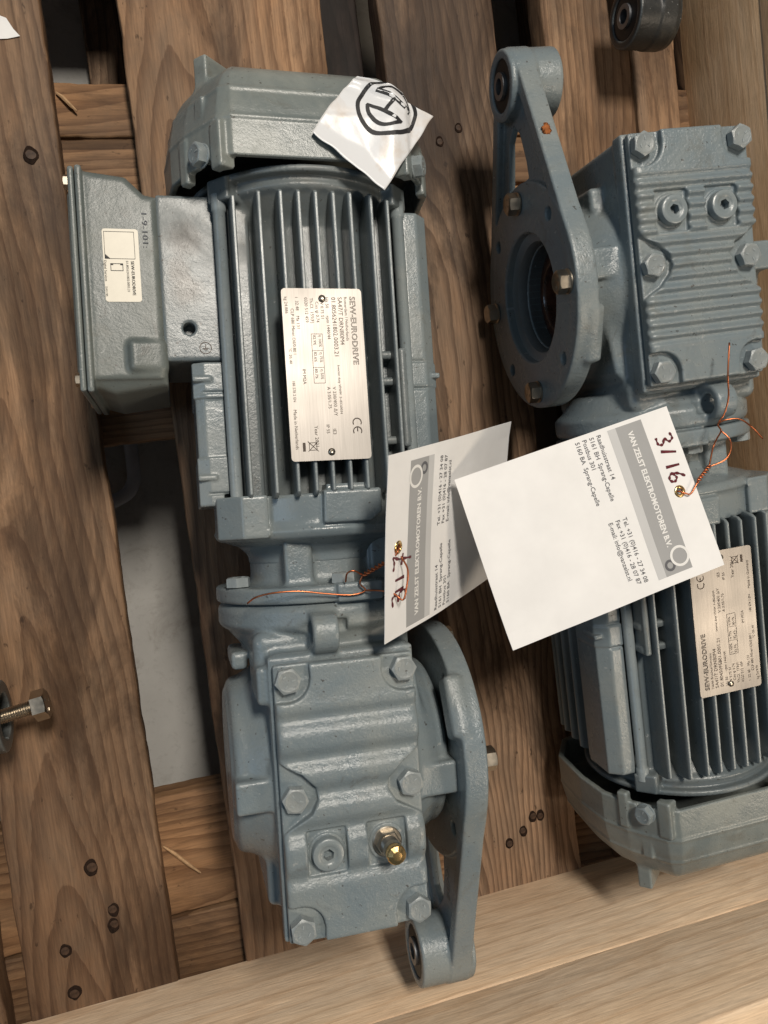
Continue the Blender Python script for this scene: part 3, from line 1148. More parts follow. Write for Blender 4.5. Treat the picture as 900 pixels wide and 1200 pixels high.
def build_fan_cover(foot):
    v = Vol((-94, 140, -84), (94, 240, 88), 0.85)

    def outer(X, Y, Z):
        d2 = poly_sd(FAN_POLY, X, Z)
        step = 1 / (1 + np.exp(-(Y - 184) / 3.5)) * 1.2
        t = np.clip((Y - 180) / 42, 0, 1.2)
        dome = 19 * t ** 2.2
        d = d2 + (step + dome - 0.8 * np.exp(-((Y - 179) / 1.3) ** 2) - 0.9 * np.exp(-((Y - 197) / 1.5) ** 2)).astype(np.float32)
        e = np.maximum(157 - Y, Y - 221).astype(np.float32)
        k = np.float32(14)
        h = np.maximum(k - np.abs(d - e), 0) / k
        out = np.maximum(d, e)
        out = out + h * h * k * 0.25 * (Y > 190)
        return (out * np.float32(0.95)).astype(np.float32)
    v.add((outer, (-87, 157, -80), (87, 221, 80)), 0.01)
    # bars beside the corner screws
    for sx in (1, -1):
        for (x, z, w) in ((50.5, 67.5, 5.0), (67.5, 42.5, 4.0)):
            v.add(p_box((sx * x - 7.5, 150.5, z - w), (sx * x + 7.5, 177, z + w), 1.6, rotm('Y', -sx * 32)), 1.0)
        # feet behind
        if sx == foot:
            v.add(p_box((sx * 53 - 5, 198, 24), (sx * 53 + 5, 230, 46), 1.5, rotm('Y', sx * 45)), 3)
        v.add(p_box((sx * 62 - 2, 184, 52), (sx * 62 + 2, 197, 60), 1.0, rotm('Y', -sx * 32)), 1.0)

    def inner(X, Y, Z):
        d2 = poly_sd([(a * 0.95, b * 0.945) for a, b in FAN_POLY], X, Z)
        return np.maximum(d2, Y - 182).astype(np.float32)
    v.cut((inner, (-86, 130, -80), (86, 200, 80)), 0.3)
    # groove for the screws between the bars
    for sx in (1, -1):
        v.cut(p_box((sx * 65 - 4, 130, 54), (sx * 65 + 6, 159, 66), 1, rotm('Y', -sx * 32)), 0.8)
    return v.mesh('fan_cover')


def build_end_shield():
    v = Vol((-80, -74, -80), (80, -28, 76), 1.0)
    v.add(p_cyl('y', (-1, 0), 64, -58, -33, 1.5), 1)
    v.add(p_cyl('y', (-1, 0), 47, -66, -55, 1, 64), 8)
    v.add(p_cyl('y', (-1, 0), 45.6, -74, -60, 0.5), 8)
    for sx in (1, -1):
        v.add(p_prism('y', [(sx * 40 - 1, 30), (sx * 37 - 1, 57), (sx * 52 - 1, 57), (sx * 66 - 1, 44), (sx * 66 - 1, 10), (sx * 50, 0)], -57.5, -32.5, 1.0), 1.5)
    v.add(p_prism('z', [(-7, -32), (27, -32), (27, -46), (20, -51), (-8, -51)], 50, 69, 1.0), 1.5)
    v.add(p_prism('z', [(-5, -24), (20, -24), (20, -33), (-5, -33)], 50, 65, 0.6), 0.8)
    return v.mesh('end_shield')


def build_stator():
    v = Vol((-94, -42, -80), (80, 158, 72), 1.0)
    v.add(p_cyl('y', (0, 0), 52.5, -36, 150, 1), 1)
    v.add(p_cyl('y', (0, 0), 52, 128, 147, 0.5, 65), 3)
    v.add(p_cyl('y', (0, 0), 65, 145, 152.5, 2), 3)
    v.add(p_cyl('y', (0, 0), 71, 152, 156, 1), 1)
    for sx in (1, -1):
        for sz in (1, -1):
            # corner wedges that carry the tie rods
            v.add(p_box((sx * 50 - 8, 141, sz * 43 - 8), (sx * 50 + 8, 155, sz * 43 + 8), 1.5, rotm('Y', 45 * sx * sz)), 1.5)
            v.add(p_box((sx * 44 - 6, -36, sz * 38 - 6), (sx * 44 + 6, 150, sz * 38 + 6), 1.5), 3)
    # terminal box neck
    v.add(p_box((-91, 50, -34), (-55, 149, 36.5), 1.8), 1.5)
    v.cut(p_cyl('z', (-75.7, 69.5), 3.6, 26, 40, 0.3), 0.6)
    # brackets between the outer fin and the tie rod on the flange side
    for y0, y1 in ((46, 51), (30, 35), (-6, -1)):
        v.add(p_box((31, y0, 25), (52, y1, 55), 1), 1)
    v.add(p_box((46, -8, 30), (50.5, 52, 59), 1), 1.0)
    return v.mesh('stator_housing')


def build_pad(side):
    if side < 0:
        v = Vol((-82, -42, -30), (-54, 54, 48), 0.8)
        v.add(p_prism('y', [(-58, 40.5), (-69, 40.5), (-76, 37), (-76, -20), (-58, -20)], -37, 48.5, 1.2), 1)
        for y0, y1 in ((5, 26),):
            v.cut(p_prism('y', [(-50, 39.2), (-70, 39.2), (-75, 36), (-75, -30), (-90, -30), (-90, 60), (-50, 60)], -8, 27, 0.3), 0.4)
        v.cut(p_box((-90, 30.0, 39.0), (-50, 31.2, 60), 0.2), 0.4)
        for y in (38.5, -20):
            v.add(p_box((-76.0, y - 1.6, 30), (-65, y + 1.6, 41.8), 0.9), 0.5)
        v.cut(p_box((-90, -30.5, 39.4), (-50, -29, 60), 0.2), 0.4)
        v.cut(p_box((-61.5, -50, 30), (-50, -30, 60), 0.3), 0.5)
        return v.mesh('foot_pad_a')
    v = Vol((54, -42, -30), (84, 150, 50), 0.8)
    v.add(p_prism('y', [(58, 42), (68, 42), (76, 35), (77, 8), (58, 8)], -37, 141.5, 1.2), 1)
    for y in (47, 30):
        v.cut(p_box((50, y - 0.7, 41.0), (90, y + 0.7, 60), 0.2), 0.4)
    v.add(p_box((68, 36.8, 20), (78, 40.2, 40), 0.9), 0.5)
    v.add(p_prism('y', [(58, 42.6), (68.3, 42.6), (76.6, 35.4), (77.6, 8), (58, 8)], 31, 46.5, 0.8), 0.3)
    v.add(p_prism('y', [(58, 42.6), (68.3, 42.6), (76.6, 35.4), (77.6, 8), (58, 8)], -37.5, -16, 0.8), 0.3)
    return v.mesh('foot_pad_b')


def build_terminal_box():
    v = Vol((-142, 20, -64), (-84, 172, 48), 1.0)
    out = [(-133, 36), (-133, 162), (-107, 159), (-97, 149), (-89.5, 147.5), (-89.5, 36), (-120, 32)]
    v.add(p_prism('z', out, -52, 38, 5.0), 2)
    # sloped cable entries near the neck
    v.add(p_box((-112, 44, 22), (-90, 62, 40), 3, rotm('Y', 12)), 3)
    v.cut(p_box((-150, 10, 26), (-84, 32, 60), 2, rotm('X', 38)), 3)
    v.add(p_box((-134.5, 32.5, -55), (-130.5, 163.5, 39.5), 1.5), 1)
    return v.mesh('terminal_box')


def build_lid():
    v = Vol((-146, 24, -64), (-130, 172, 48), 0.9)
    v.add(p_box((-138.5, 33, -55), (-134.9, 163, 38.5), 1.5), 1)
    v.add(p_box((-140.5, 44, -46), (-136, 152, 28), 2), 2)
    return v.mesh('terminal_lid')


def fin_mesh(name, x, ztip, zroot, y0=-35, y1=142.5, t=2.5, lean=0.0):
    """vertical cooling fin running along the motor with rounded tip and swept ends"""
    bm = bmesh.new()
    sec = [(-t * 0.75, 0), (-t * 0.55, 1 - 3 / max(ztip - zroot, 1)), (-t * 0.42, 1 - 0.6 / (ztip - zroot)), (-t * 0.2, 1), (t * 0.2, 1), (t * 0.42, 1 - 0.6 / (ztip - zroot)), (t * 0.55, 1 - 3 / max(ztip - zroot, 1)), (t * 0.75, 0)]
    ys = [(y0, 0.72), (y0 + 1, 0.9), (y0 + 3, 1.0), (y0 + 40, 1.0), (y0 + 90, 1.0), (y1 - 3, 1.0), (y1 - 1, 0.92), (y1, 0.75)]
    rings = []
    for y, s in ys:
        ring = []
        for dx, f in sec:
            z = zroot + (ztip - zroot) * f * s
            ring.append(bm.verts.new((x + dx + lean * (z - zroot), y, z)))
        rings.append(ring)
    n = len(sec)
    for A, B in zip(rings, rings[1:]):
        for k in range(n - 1):
            bm.faces.new((A[k], A[k + 1], B[k + 1], B[k]))
    bm.faces.new(rings[0])
    bm.faces.new(rings[-1])
    return smooth_angle(bm_mesh(name, bm), 40)


def side_fin_mesh(name, z, xtip, xroot, y0=-35, y1=142.5, t=3.0):
    me = fin_mesh(name, 0, abs(xtip), abs(xroot), y0, y1, t)
    s = 1 if xtip > 0 else -1
    for v in me.vertices:
        x, y, zz = v.co
        v.co = (s * zz, y, z * MM + x * (1 if s < 0 else -1))
    me.update()
    return me


SHARED = {}
SHARED['housing'] = build_gear_housing()
SHARED['arm'] = build_torque_arm()
SHARED['fan'] = build_fan_cover(-1)
FAN2 = build_fan_cover(1)
SHARED['shield'] = build_end_shield()
SHARED['stator'] = build_stator()
SHARED['pad_a'] = build_pad(-1)
SHARED['pad_b'] = build_pad(1)
SHARED['box'] = build_terminal_box()
SHARED['lid'] = build_lid()
COVER1 = build_cover(1)
COVER2 = build_cover(2)


def lathe_x(name, prof, y, z, n=48):
    """lathe about the X axis through (y,z); prof (r, x)"""
    bm = bmesh.new()
    M = Matrix(((0, 0, 1, 0), (1, 0, 0, y), (0, 1, 0, z), (0, 0, 0, 1)))
    add_lathe(bm, prof, n, M)
    return smooth_angle(bm_mesh(name, bm), 40)


def nameplate_text(serial, city, made, kg, year='Year 2021'):
    """u along the reading direction from the start of the lines, v up; plate is 98 x 46"""
    p = Print()
    p.text('SEW-EURODRIVE', 4.5, 39.2, 4.6, 1.12, outline=True)
    p.text(city, 4.6, 35.8, 2.5)
    p.text('SA47/T DRN80M4', 4.8, 32.2, 3.6)
    p.text(serial, 4.9, 28.4, 3.6)
    p.text('Hz 50      rpm 1440/44', 5.0, 24.9, 2.6)
    p.text('kW 0.75 S1', 5.4, 21.9, 2.6)
    p.text('Cos φ 0.74', 7.5, 19.0, 2.6)
    p.text('Th.Cl.  155(F)', 5.4, 15.9, 2.6)
    p.text('0320 512 459', 5.2, 12.8, 2.6)
    p.text('i  32.48    Ma 131', 5.0, 7.6, 2.6)
    p.text('CLP 680 Miner.Oil/0.80 l', 11.5, 4.6, 2.6)
    p.text(kg, 4.8, 1.4, 2.5)
    p.text('°C -20..40', 34, 2.2, 2.2)
    p.text('IM M2A', 46, 9.2, 2.7)
    p.text('188 578 2 EN', 52.5, 3.0, 2.2)
    p.text(made, 69, 2.6, 2.7)
    p.text('Inverter duty VPWM  3~IEC60034', 44, 29.6, 2.0)
    p.text('V 230/400 Δ/Y', 56.5, 26.0, 2.8)
    p.text('A 3.05/1.75', 56.5, 22.8, 2.7)
    p.text('η 100%', 26.6, 19.6, 2.3)
    p.text('η 75%', 36.6, 19.6, 2.3)
    p.text('η 50%', 46.3, 19.6, 2.3)
    p.text('82.9%', 26.8, 16.4, 2.4)
    p.text('82.6%', 36.4, 16.4, 2.4)
    p.text('80.7%', 46.0, 16.4, 2.4)
    p.frame(26, 15.4, 54.4, 22, 0.25)
    p.rect(35.6, 15.6, 35.8, 21.8)
    p.rect(45.2, 15.6, 45.4, 21.8)
    p.text('IE3', 80.5, 24.6, 2.8)
    p.text('IP 55', 78, 20.9, 2.6)
    p.text(year, 78.5, 14.0, 3.0)
    # conformity mark
    p.ring((77.4, 39.0), 2.1, 2.75, 60, 300, 14)
    p.ring((82.4, 39.0), 2.1, 2.75, 60, 300, 14)
    p.rect(80.2, 38.7, 82.6, 39.3)
    # crossed waste bin
    p.frame(88.0, 10.2, 92.6, 14.8, 0.35)
    p.stroke([(87.4, 9.6), (93.2, 15.6)], 0.45, False)
    p.stroke([(87.4, 15.6), (93.2, 9.6)], 0.45, False)
    p.rect(88, 6.6, 93, 8.2)
    return p


def build_motor(label, cover, breather, plate_print, steel):
    root = empty('geared_motor', (0, 0, 0), label, 'geared motor', 'geared motors on the pallet')
    S = SHARED
    mesh_obj('stator_housing', S['stator'], M_FIN, root)
    mesh_obj('foot_pad', S['pad_a'], M_PAINT, root)
    mesh_obj('foot_pad', S['pad_b'], M_PAINT, root)
    mesh_obj('end_shield', S['shield'], M_PAINT, root)
    mesh_obj('gear_housing', S['housing'], M_CAST, root)
    mesh_obj('fan_cover', S['fan'] if breather else FAN2, M_DUSTY, root)
    bxm = mesh_obj('terminal_box', S['box'], M_BOX, root)
    mesh_obj('terminal_lid', S['lid'], M_BOX, bxm)
    if 'fins' not in S:
        S['fins'] = []
        for x, zt in ((-47.5, 61), (-33.5, 68), (-21.3, 70), (-11.0, 70.4), (-1.0, 70.4), (9.3, 70.4), (19.2, 70.4), (31.8, 69.5), (43.6, 63)):
            S['fins'].append(fin_mesh('cooling_fin', x, zt, math.sqrt(52.5 ** 2 - x * x) - 5))
        for z, xt in ((22, 75.5), (5, 75.5), (-12, 75), (-29, 74), (-44, 73), (-56, 71)):
            S['fins'].append(side_fin_mesh('cooling_fin', z, xt, math.sqrt(max(52.5 ** 2 - z * z, 400)) - 5))
        for z, xt in ((5, -75), (-29, -74), (-44, -73)):
            S['fins'].append(side_fin_mesh('cooling_fin', z, xt, math.sqrt(max(52.5 ** 2 - z * z, 400)) - 5))
        bm = bmesh.new()
        M = Matrix(((1, 0, 0, 0), (0, 0, 1, 0), (0, 1, 0, 0), (0, 0, 0, 1)))
        add_lathe(bm, [(0, -34), (3.7, -34), (3.7, 136), (4.4, 137), (4.4, 146), (0, 146)], 16, M)
        S['rod'] = smooth_angle(bm_mesh('tie_rod', bm), 40)
    for f in S['fins']:
        mesh_obj('cooling_fin', f, M_FIN, root)
    for sx in (1, -1):
        mesh_obj('tie_rod', S['rod'], M_PAINT, root, (sx * 54.8, 0, 44.5))
    # corner screws of the fan cover and box lid screws
    for sx in (1, -1):
        place('fan_cover_screw', BOLT_W, M_PAINT, root, (sx * 62.5, 162, 59.5), (sx * 0.85, -0.05, 0.53), 0.2)
    for y, z in ((156, 31), (41, 31), (156, -48), (41, -48)):
        place('lid_screw', BOLT_SM, M_STEEL, bxm, (-138.4, y, z), (-1, 0, 0), 0.4)
    # flange nuts on the adapter
    for x, z in ((3, 58), (-56, 27), (50, 34)):
        place('flange_nut', BOLT, M_BOLT, root, (x, -86.5, z), (0, 1, 0), 0.3)
    # cover with screws and plugs
    mesh_obj('gearbox_cover', cover, M_CAST, root)
    for i, (x, y) in enumerate(bolt_xy):
        place('cover_bolt', BOLT, M_BOLT, root, (x, y, 75.3), (0, 0, 1), 0.15 + i * 0.9)
    place('oil_plug', PLUG, M_PAINT, root, (-19.8, -234.2, 76), (0, 0, 1), 0.3)
    if breather:
        vb = bmesh.new()
        add_lathe(vb, [(8.6, -1), (8.6, 1.2), (8.0, 1.6), (0, 1.6)], 32)
        add_lathe(vb, [(7.4, 1.6), (7.4, 5.2), (6.8, 6.0), (0, 6.0)], 6)
        prof = [(5.2, 6.0)]
        for k in range(5):
            prof += [(5.2, 6.6 + k * 1.3), (4.6, 7.2 + k * 1.3)]
        prof += [(5.4, 13.2), (5.4, 17.5)]
        add_lathe(vb, prof, 28)
        br = place('breather_valve', smooth_angle(bm_mesh('breather_valve', vb), 30), M_STEEL, root, (14.8, -234.2, 76), (0.0, 0.02, 1))
        vb = bmesh.new()
        add_lathe(vb, [(5.2, 17.4), (5.4, 18.0), (5.4, 21.4), (4.9, 22.0), (2.6, 23.2), (0, 23.5)], 14)
        mesh_obj('valve_cap', smooth_angle(bm_mesh('valve_cap', vb), 12), M_BRASS, br)
    else:
        place('oil_plug', PLUG, M_PAINT, root, (14.8, -234.2, 76), (0, 0, 1), 0.7)
    # torque arm with rubber bush and flange bolts
    arm = mesh_obj('torque_arm', S['arm'], M_CAST, root)
    if 'bush' not in S:
        S['bush'] = lathe_x('rubber_bush', [(16.6, 48.5), (14.5, 48.0), (8.6, 48.0), (8.6, 82.6), (15, 82.6), (16.6, 82.2), (16.6, 48.5)], *EYE)
        S['tube'] = lathe_x('bush_sleeve', [(8.7, 46), (8.7, 85), (5.2, 85), (5.2, 46), (8.7, 46)], *EYE, 32)
        S['ring'] = lathe_x('bore_ring', [(44.8, 60), (44.8, 74), (38.5, 72), (36, 64), (36, 50)], YC, ZC)
        S['shaft'] = lathe_x('hollow_shaft', [(36.2, 55), (31, 57.5), (27, 59), (24, 58.2), (22.5, 56), (22.5, -20), (0, -20)], YC, ZC)
    bu = mesh_obj('rubber_bush', S['bush'], M_RUBBER, arm)
    mesh_obj('bush_sleeve', S['tube'], M_DULL, arm)
    mesh_obj('bearing_ring', S['ring'], M_DARKARM, root)  # dark paint stands in for the shade inside the bore
    mesh_obj('hollow_shaft', S['shaft'], M_RUST, root)
    for k in range(4):
        a = math.radians(90 * k)
        place('flange_bolt', BOLT_S, M_STEEL, root, (80.2, YC + 65.6 * math.cos(a), ZC + 65.6 * math.sin(a)), (1, 0, 0), 0.4 + k)
    # cast letters on the arm web
    p = Print()
    p.text('SEW', 0, 0, 8, 1.5)
    p.build('cast_letters', lambda u, v: (69.2, -308 + u, 10 + v), M_DUSTY, arm)
    # name plate
    bm = bmesh.new()
    add_box(bm, (-25, -15.3, 71.2), (21.5, 83.2, 72.4), 0)
    vert = [e for e in bm.edges if abs(e.verts[0].co.z - e.verts[1].co.z) > 0.5]
    bmesh.ops.bevel(bm, geom=vert, offset=2.2, segments=5, affect='EDGES', profile=0.5)
    pl = mesh_obj('nameplate', bm_mesh('nameplate', bm), M_PLATE, root)
    plate_print.build('lettering', lambda u, v: (-25 + v + 0.2, 83.2 - u, 72.52), M_ENGRAVE, pl)
    rv = bpy.data.meshes.get('rivet')
    if rv is None:
        bm = bmesh.new()
        add_lathe(bm, [(2.1, 0), (2.1, 0.5), (1.6, 1.1), (0.9, 1.3), (0.7, 0.9), (0, 0.8)], 20)
        rv = smooth_angle(bm_mesh('rivet', bm), 50)
    for y in (77.4, -10.5):
        place('rivet', rv, M_STEEL, pl, (-1.8, y, 72.4))
    return root


def put(root, yaw, x, y, roll, pitch, z=GZ):
    M = Matrix.Rotation(yaw, 4, 'Z') @ Matrix.Rotation(roll, 4, 'Y') @ Matrix.Rotation(pitch, 4, 'X')
    root.matrix_world = Matrix.Translation((x * MM, y * MM, z * MM)) @ M
    return M


motor1 = build_motor('blue grey geared motor with terminal box on its left and brass breather on its cover', COVER1, True,
                     nameplate_text('01.8056241802.0003.21', 'Rotterdam / Netherlands', 'Made in Netherlands', 'kg 24.886'), M_STEEL)
put(motor1, -0.0695, -43.09, 49.5, -0.0114, -0.0604)
motor2 = build_motor('blue grey geared motor turned end for end by the right crate wall, round flange showing', COVER2, False,
                     nameplate_text('01.8045095801.0001.21', '76646 Bruchsal/Germany', 'Made in Germany', 'kg 24.970', 'Year 2021'), M_STEEL)
put(motor2, 3.1733, 210.55, -61.98, 0.074, -0.0475)

# --- label on the terminal box of the left motor (the square code itself is left blank)
tb1 = [c for c in motor1.children if c.name.startswith('terminal_box')][0]
bm = bmesh.new()
add_box(bm, (-121.5, 84.5, 38.0), (-101.5, 127, 38.35), 0)
vert = [e for e in bm.edges if abs(e.verts[0].co.z - e.verts[1].co.z) > 0.2]
bmesh.ops.bevel(bm, geom=vert, offset=1.6, segments=4, affect='EDGES', profile=0.5)
st = mesh_obj('service_sticker', bm_mesh('service_sticker', bm), M_STICKER, tb1)
p = Print()
p.frame(1.6, 1.4, 17.6, 18.2, 0.25)
p.put([(14.6, 1.4), (17.6, 1.4), (17.6, 4.6)], [(0, 1, 2)])
p.text('SEW-EURODRIVE', 18.6, 15.6, 2.5, 1.05)
p.text('SEW-EURODRIVE', 18.75, 15.6, 2.5, 1.05)
p.text('01.8056241802.0003.21', 18.6, 12.9, 1.9, 1.0)
p.text('Digital Services', 18.4, 0.8, 2.0, 1.0)
p.text('25931785', 33.5, 0.8, 1.5, 1.0)
p.frame(20.2, 4.2, 24.6, 11.2, 0.35)
p.rect(20.2, 4.2, 21.2, 5.8)
p.rect(20.2, 9.6, 21.2, 11.2)
p.build('lettering', lambda u, v: (-122 + v, 127 - u, 38.5), M_BLACK, st)
p = Print()
p.text('1-9-101:', 0, 0, 5.0, 1.3)
p.build('pen_marks', lambda u, v: (-99 + v * 0.9, 138 - u, 38.45), M_BLUEPEN, tb1)

# ------------------------------------------------------------------ loose things


def wire(name, strands, r, mat, parent):
    bm = bmesh.new()
    for st_ in strands:
        add_tube(bm, spline(st_, 6), r, 8)
    return mesh_obj(name, bm_mesh(name, bm, smooth=True), mat, parent)


def twist(a, b, turns, rad, n=40):
    """two strands wound round the line a-b (mm)"""
    a, b = Vector(a), Vector(b)
    t = (b - a).normalized()
    x = t.cross(Vector((0, 0, 1))).normalized()
    y = t.cross(x)
    out = []
    for ph in (0, math.pi):
        out.append([a + (b - a) * (i / n) + (x * math.cos(ph + turns * 2 * math.pi * i / n) + y * math.sin(ph + turns * 2 * math.pi * i / n)) * rad for i in range(n + 1)])
    return out


def make_tag(label, O, P1, P2, hand, bend):
    """A6 paper tag: u runs with the text (105), v away from the header edge (148)"""
    O, P1, P2 = [Vector(q) + Vector((0, 0, GZ)) for q in (O, P1, P2)]
    eu, ev = (P1 - O) / 105, (P2 - O) / 148
    n = eu.cross(ev).normalized()
    if n.z < 0:
        n = -n
    base = O
    root = empty('paper_tag', base, label, 'paper tag', 'address tags tied to the motors')

    def at(u, v, h=0.0):
        b = bend[0] * math.sin(math.pi * min(max(v / 148, 0), 1)) + bend[1] * (v / 148) * (u / 105 - 0.5) * 2 + bend[2] * max(0, v / 148 - 0.72) ** 2 * 12
        b += 1.2 * mnoise.noise((u * 0.022 + O.x, v * 0.022, 3.3)) + 1.6 * (max(0, abs(u - 52.5) / 52.5 - 0.8) * max(0, v / 148 - 0.8)) * 25 * (0.6 if u > 52 else -0.35)
        return eu * u + ev * v + n * (h + b)
    # card with thickness and a punched hole left for the eyelet
    NU, NV = 21, 30
    V, F = [], []
    for h in (0.16, -0.16):
        for i in range(NU + 1):
            for j in range(NV + 1):
                V.append(at(105 * i / NU, 148 * j / NV, h))
    m = (NU + 1) * (NV + 1)
    idx = lambda s_, i, j: s_ * m + i * (NV + 1) + j
    for i in range(NU):
        for j in range(NV):
            if (i, j) == (10, 2):
                continue
            F.append((idx(0, i, j), idx(0, i + 1, j), idx(0, i + 1, j + 1), idx(0, i, j + 1)))
            F.append((idx(1, i, j), idx(1, i, j + 1), idx(1, i + 1, j + 1), idx(1, i + 1, j)))
    for i in range(NU):
        F.append((idx(0, i, 0), idx(1, i, 0), idx(1, i + 1, 0), idx(0, i + 1, 0)))
        F.append((idx(0, i, NV), idx(0, i + 1, NV), idx(1, i + 1, NV), idx(1, i, NV)))
    for j in range(NV):
        F.append((idx(0, 0, j), idx(0, 0, j + 1), idx(1, 0, j + 1), idx(1, 0, j)))
        F.append((idx(0, NU, j), idx(1, NU, j), idx(1, NU, j + 1), idx(0, NU, j + 1)))
    bm = bmesh.new()
    vs = [bm.verts.new(p_) for p_ in V]
    for f in F:
        bm.faces.new([vs[k] for k in f])
    card = mesh_obj('card', bm_mesh('card', bm), M_CARD, root)
    # brass eyelet
    eu_c = at(52.5, 12.2)
    bm = bmesh.new()
    add_lathe(bm, [(1.9, -0.7), (1.9, 0.4), (2.2, 0.75), (3.0, 0.7), (3.9, 0.25), (3.9, 0.1)], 28)
    q = Vector((0, 0, 1)).rotation_difference(n)
    for v_ in bm.verts:
        v_.co = q.to_matrix() @ v_.co + eu_c
    mesh_obj('eyelet', bm_mesh('eyelet', bm, True), M_BRASS, root)
    # flat print
    fm = lambda h: (lambda u, v: at(u, v, h))

    def pr(name, p_, mat, h):
        p_.V = [(a, b) for a, b in p_.V]
        return p_.build(name, fm(h), mat, card)
    p_ = Print()
    for k in range(24):
        p_.rect(2.5 + 96.5 * k / 24, 21.0, 2.5 + 96.5 * (k + 1) / 24, 39.6, 6)
    pr('header_band', p_, M_GREYPRINT, 0.20)
    p_ = Print()
    for k in range(24):
        p_.rect(2.5 + 96.5 * k / 24, 39.6, 2.5 + 96.5 * (k + 1) / 24, 45.4, 2)
    pr('header_stripe', p_, M_LIGHTPRINT, 0.20)
    up = lambda P_: setattr(P_, 'V', [(a, -b) for a, b in P_.V])
    p_ = Print()
    p_.text('VAN ZELST ELEKTROMOTOREN B.V.', 7.5, -32.7, 5.1, 0.90, bold=0.036)
    p_.ring((89.5, -26.7), 4.9, 6.5)
    up(p_)
    pr('header_text', p_, M_WHITEPRINT, 0.36)
    p_ = Print()
    p_.ring((93.0, -34.8), 2.0, 3.6)
    for i, t_ in enumerate(('Raadhuisstraat 14', '5161 BH  Sprang-Capelle', 'Postbus 301', '5160 BA  Sprang-Capelle')):
        p_.text(t_, 3.0, -53.4 - 5.0 * i, 4.3, 0.93, bold=0.008)
    for i, t_ in enumerate(('Tel. +31 (0)416 - 27 34 08', 'Fax +31 (0)416 - 28 07 87', 'E-mail: info@vanzelst.nl')):
        p_.text(t_, 55.5, -55.0 - 5.0 * i, 4.3, 0.90, bold=0.008)
    up(p_)
    pr('address_print', p_, M_TEXTPRINT, 0.34)
    p_ = Print()
    for st_ in hand:
        p_.stroke(st_, 1.75)
    up(p_)
    pr('handwriting', p_, M_MARKER, 0.40)
    return root, at, base


three = [[(16.0, -5.0), (19.5, -4.2), (21.2, -7.2), (18.6, -10.0), (21.6, -12.2), (20.8, -15.4), (16.6, -15.6)]]
slash = [[(25.6, -15.5), (28.6, -5.0)]]
one = [[(35.8, -15.8), (36.6, -6.0)]]
six = [[(44.6, -4.6), (41.6, -9.2), (40.6, -14.0), (43.6, -16.2), (45.8, -13.6), (44.0, -11.0), (41.0, -12.4)]]
seven = [[(39.8, -7.6), (44.0, -8.4), (47.6, -7.6), (45.6, -13.0), (44.2, -22.6), (43.8, -25.0)], [(41.6, -15.4), (48.2, -16.8)]]
sl1 = [[(27.8, -18.0), (27.4, -9.5)]]
on1 = [[(34.2, -18.4), (34.0, -9.6)]]
three1 = [[(19.2, -7.6), (24.2, -6.8), (25.2, -10.8), (21.0, -13.2), (25.8, -14.2), (26.0, -19.4), (20.4, -19.2)]]

tag2, at2, b2 = make_tag('white card tag marked 3/16, lying level over the right motor, its whole face showing',
                         (166.3, 48.1, 86.8), (186.5, -54.0, 101.2), (21.2, 18.9, 83.7), three + slash + one + six, (1.0, -2.2, 0.0))
tag1, at1, b1 = make_tag('white card tag marked 3/17 sloping beside the left motor, partly under another tag',
                         (-36.5, -64.4, 103.2), (-28.7, 37.6, 127.0), (76.4, -50.9, 8.4), three1 + sl1 + on1 + seven, (2.0, 0.0, 0.0))


def rel(base, pts):
    return [Vector(q) + Vector((0, 0, GZ)) - base for q in pts]


W1 = {'tw': [(-38.4, -28.5, 80.0), (-25.6, -19.2, 98.0)], 'st': [[(-103.6, -36.6, 64.0), (-98.9, -33.0, 70.0), (-89.6, -31.5, 74.0), (-75.4, -32.5, 76.0), (-58.8, -36.5, 77.0), (-45.8, -39.0, 78.0), (-37.7, -37.6, 79.0), (-40.3, -33.2, 79.0), (-38.4, -28.5, 80.0)], [(-48.3, -31.1, 78.0), (-47.2, -26.1, 80.0), (-43.3, -25.1, 81.0), (-38.4, -28.5, 80.0)], [(-37.7, -37.6, 79.0), (-31.2, -37.6, 87.0), (-27.6, -37.7, 104.0), (-24.0, -41.2, 107.0), (-21.6, -35.3, 108.0), (-19.8, -25.1, 109.0), (-22.4, -17.3, 108.0)]]}
W2 = {'tw': [(189.3, 7.2, 92.0), (176.5, -0.5, 97.0)], 'st': [[(203.0, 82.0, 103.0), (200.0, 62.8, 103.0), (203.1, 49.0, 98.0), (201.4, 39.1, 95.0), (197.8, 33.2, 93.0), (199.6, 28.8, 93.0), (198.4, 24.1, 90.0), (197.3, 20.0, 88.0), (194.9, 16.4, 89.0), (189.3, 7.2, 92.0)], [(197.5, 33.2, 93.0), (200.4, 35.1, 96.0), (208.7, 34.8, 99.0), (215.6, 29.2, 101.0), (225.2, 20.8, 99.0)], [(199.6, 28.7, 93.0), (203.0, 23.0, 96.0), (203.2, 16.3, 96.0), (198.7, 10.3, 95.0), (189.3, 7.2, 92.0)]]}
e1 = at1(52.5, 12.2, 0)
e2 = at2(52.5, 12.2, 0)
tw1 = twist(rel(b1, [W1['tw'][0]])[0], rel(b1, [W1['tw'][1]])[0], 4, 0.9)
wire('tie_wire', [rel(b1, q) for q in W1['st']] + tw1 + [[rel(b1, [W1['tw'][1]])[0], e1 + Vector((-2, -3, 3)), e1 + Vector((0, 0, 1.2)), e1 + Vector((1, 1, -3))]], 0.52, M_COPPER, tag1)
tw2 = twist(rel(b2, [W2['tw'][0]])[0], rel(b2, [W2['tw'][1]])[0], 3, 0.9)
wire('tie_wire', [rel(b2, q) for q in W2['st']] + tw2 + [[rel(b2, [W2['tw'][1]])[0], e2 + Vector((6, -2, 3)), e2 + Vector((2.5, -1.5, 2.0)), e2, e2 + Vector((-1, 0, -3))]], 0.52, M_COPPER, tag2)

